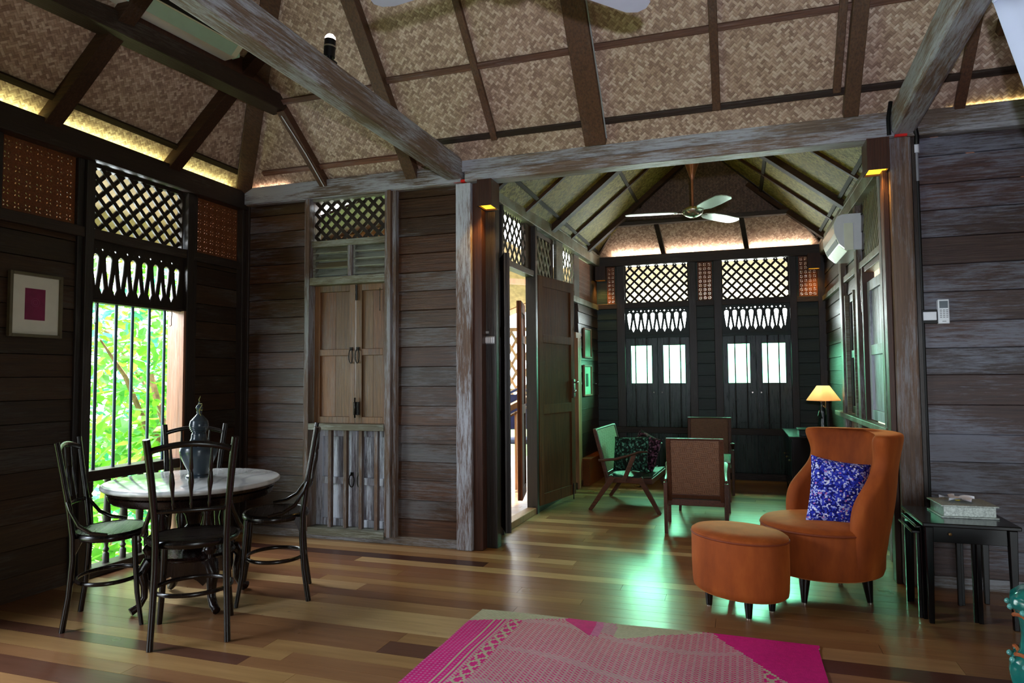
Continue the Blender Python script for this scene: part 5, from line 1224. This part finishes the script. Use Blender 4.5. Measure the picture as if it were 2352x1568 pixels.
m = MB(); m.tube([(-.23, .1, .42), (-.24, .16, .7), (-.15, .2, .93), (0, .21, 1.0), (.15, .2, .93), (.24, .16, .7), (.23, .1, .42)], .018, 8); m.box(-.20, .20, .16, .18, .5, .92); m.build('backrest', 'bluechair', t)
for a_ in (-1, 1):
    for b_ in (-1, 1): m = MB(); m.cyl((a_*.17, b_*.17, .37), (a_*.2, b_*.2, 0), .018, n=8); m.build('leg', 'bluechair', t)

# garden plants outside the barred window
def plant(name, loc, n, spread, size, mat, label, seed, trunk=True, narrow=.32):
    rn = random.Random(seed); t = thing(name, label, 'tree', loc)
    vs, fs, rr = [], [], []; m = MB()
    centers = [(rn.gauss(0, spread[0]), rn.gauss(0, spread[1]), rn.uniform(*spread[2])) for _ in range(max(6, n//28))]
    for i in range(n):
        c = rn.choice(centers); p = Vector((c[0]+rn.gauss(0, .22), c[1]+rn.gauss(0, .22), c[2]+rn.gauss(0, .16)))
        L = size*rn.uniform(.6, 1.3); w = L*narrow*rn.uniform(.8, 1.3)
        d = Vector((rn.uniform(-1, 1), rn.uniform(-1, 1), rn.uniform(-.9, .25))).normalized(); sdd = d.cross(Vector((rn.uniform(-.4, .4), rn.uniform(-.4, .4), 1))).normalized(); up = sdd.cross(d)
        pts = [p, p+d*L*.3+sdd*w*.8+up*.01, p+d*L*.65+sdd*w*.75, p+d*L, p+d*L*.65-sdd*w*.75, p+d*L*.3-sdd*w*.8+up*.01, p+d*L*.5-up*L*.05]
        m.add([tuple(q) for q in pts], [(0, 1, 6), (1, 2, 6), (2, 3, 6), (3, 4, 6), (4, 5, 6), (5, 0, 6)], rn.random())
    me = bpy.data.meshes.new('foliage'); me.from_pydata(m.v, [], m.f); a__ = me.attributes.new('rnd', 'FLOAT', 'FACE'); a__.data.foreach_set('value', m.r); me.materials.append(M[mat]); link('foliage', me, t)
    if trunk:
        m = MB(); m.tube([(0, .5, -1.5), (.05, .53, -.5), (-.05, .46, .5), (.06, .4, 1.5), (0, .3, 2.4)], [.045, .04, .03, .025, .012], 10)
        for k_ in range(5): c = centers[k_]; m.tube([(0, .03, rn.uniform(-.2, 1.2)), (c[0]*.5, c[1]*.5, c[2]-.3), c], [.03, .02, .008], 6)
        m.build('trunk', 'bark', t)
    return t
plant('garden_tree', (-4.3, .75, 0), 2600, (.45, .75, (-.6, 2.6)), .125, 'leaf', 'bright green broad leaved tree filling the garden window', 3)
plant('garden_tree', (-6.3, 3.1, 0), 2600, (.8, 1.1, (-1.0, 2.8)), .19, 'leaf2', 'blue green leafy tree behind the bright green one', 5)
plant('garden_shrub', (-3.75, -.35, 0), 500, (.3, .6, (-1.2, .55)), .16, 'leaf', 'low bright shrub seen through the balusters', 8, False)
plant('palm_fronds', (-5.2, 1.9, 0), 260, (.5, .5, (.2, 1.6)), .5, 'leaf', 'long arching yellow green fronds among the trees', 11, False, .10)

# ================================================================== LIGHT
w = bpy.data.worlds.new('World'); S.world = w; w.use_nodes = True; nt = w.node_tree; nt.nodes.clear()
bg = nt.nodes.new('ShaderNodeBackground'); out = nt.nodes.new('ShaderNodeOutputWorld'); bg.inputs[0].default_value = (.86, .95, 1, 1); bg.inputs[1].default_value = 6.0
nt.links.new(bg.outputs[0], out.inputs[0])
l = bpy.data.lights.new('sun', 'SUN'); l.energy = 14; l.color = (1, .95, .85); l.angle = math.radians(1.5); o = bpy.data.objects.new('sun', l); COL.objects.link(o)
o.rotation_euler = Vector((-.10, -.45, -1)).to_track_quat('-Z', 'Y').to_euler()
def portal(c, n, sx, sy):
    o = area('window_portal', c, (0, 0, 0), sx, sy, 1, (1, 1, 1), True); n = Vector(n); o.rotation_euler = n.to_track_quat('-Z', 'Y').to_euler(); return o
portal((XL-.15, -.91, 1.1), (1, 0, 0), .9, 2.3)
portal((XL-.15, -3.12, 1.0), (1, 0, 0), 1.6, 2.1)
portal((.03, YF+.1, 1.45), (0, -1, 0), .8, 1.9)
portal((1.08, YF+.1, 1.45), (0, -1, 0), .8, 1.9)
portal((-.90, .83, 1.0), (1, 0, 0), .8, 2.1)
portal((3.25, -6.4, 1.15), (0, 1, 0), 1.6, 2.3)
# added area lamps standing in for daylight behind the far green panes
for x in (.035, 1.08):
    area('far_pane_fill', (x, YF+.95, 1.72), (math.radians(-65), 0, 0), 1.0, .55, 120, (.85, 1, .95))
area('garden_window_fill', (XL-.55, -.9, 1.9), (0, math.radians(-62), 0), .5, .8, 40, (.85, .93, 1))  # lamp added under the eave to boost daylight on the floor
area('garden_window_fill', (XL-.55, -3.1, 1.9), (0, math.radians(-62), 0), .5, 1.4, 75, (.72, .84, 1))  # cooler added lamp for the floor at lower left
# photographer's flash head tilted up at the ceiling
spot('camera_flash', (.95, -4.22, 1.32), (.70, -1.2, 3.2), 170, (.80, .84, 1.0), 105, 1, .025)

# ================================================================== CAMERA
cam = bpy.data.cameras.new('Camera'); co = bpy.data.objects.new('Camera', cam); COL.objects.link(co); S.camera = co
cam.sensor_fit = 'HORIZONTAL'; cam.sensor_width = 36; cam.lens = 1558.69/2352*36; cam.clip_start = .05
yw, pt, rl = math.radians(18.2891), math.radians(2.9382), math.radians(-.4188)
F = Vector((-math.sin(yw)*math.cos(pt), math.cos(yw)*math.cos(pt), math.sin(pt))); R_ = Vector((math.cos(yw), math.sin(yw), 0)); U = R_.cross(F)
r2 = math.cos(rl)*R_+math.sin(rl)*U; u2 = -math.sin(rl)*R_+math.cos(rl)*U
mw = Matrix((r2, u2, -F)).transposed().to_4x4(); mw.translation = Vector((.8751, -4.1605, H)); co.matrix_world = mw
vs_ = S.view_settings; vs_.view_transform = 'Standard'; vs_.look = 'None'; vs_.gamma = 1; vs_.use_curve_mapping = False; vs_.exposure = 0.6
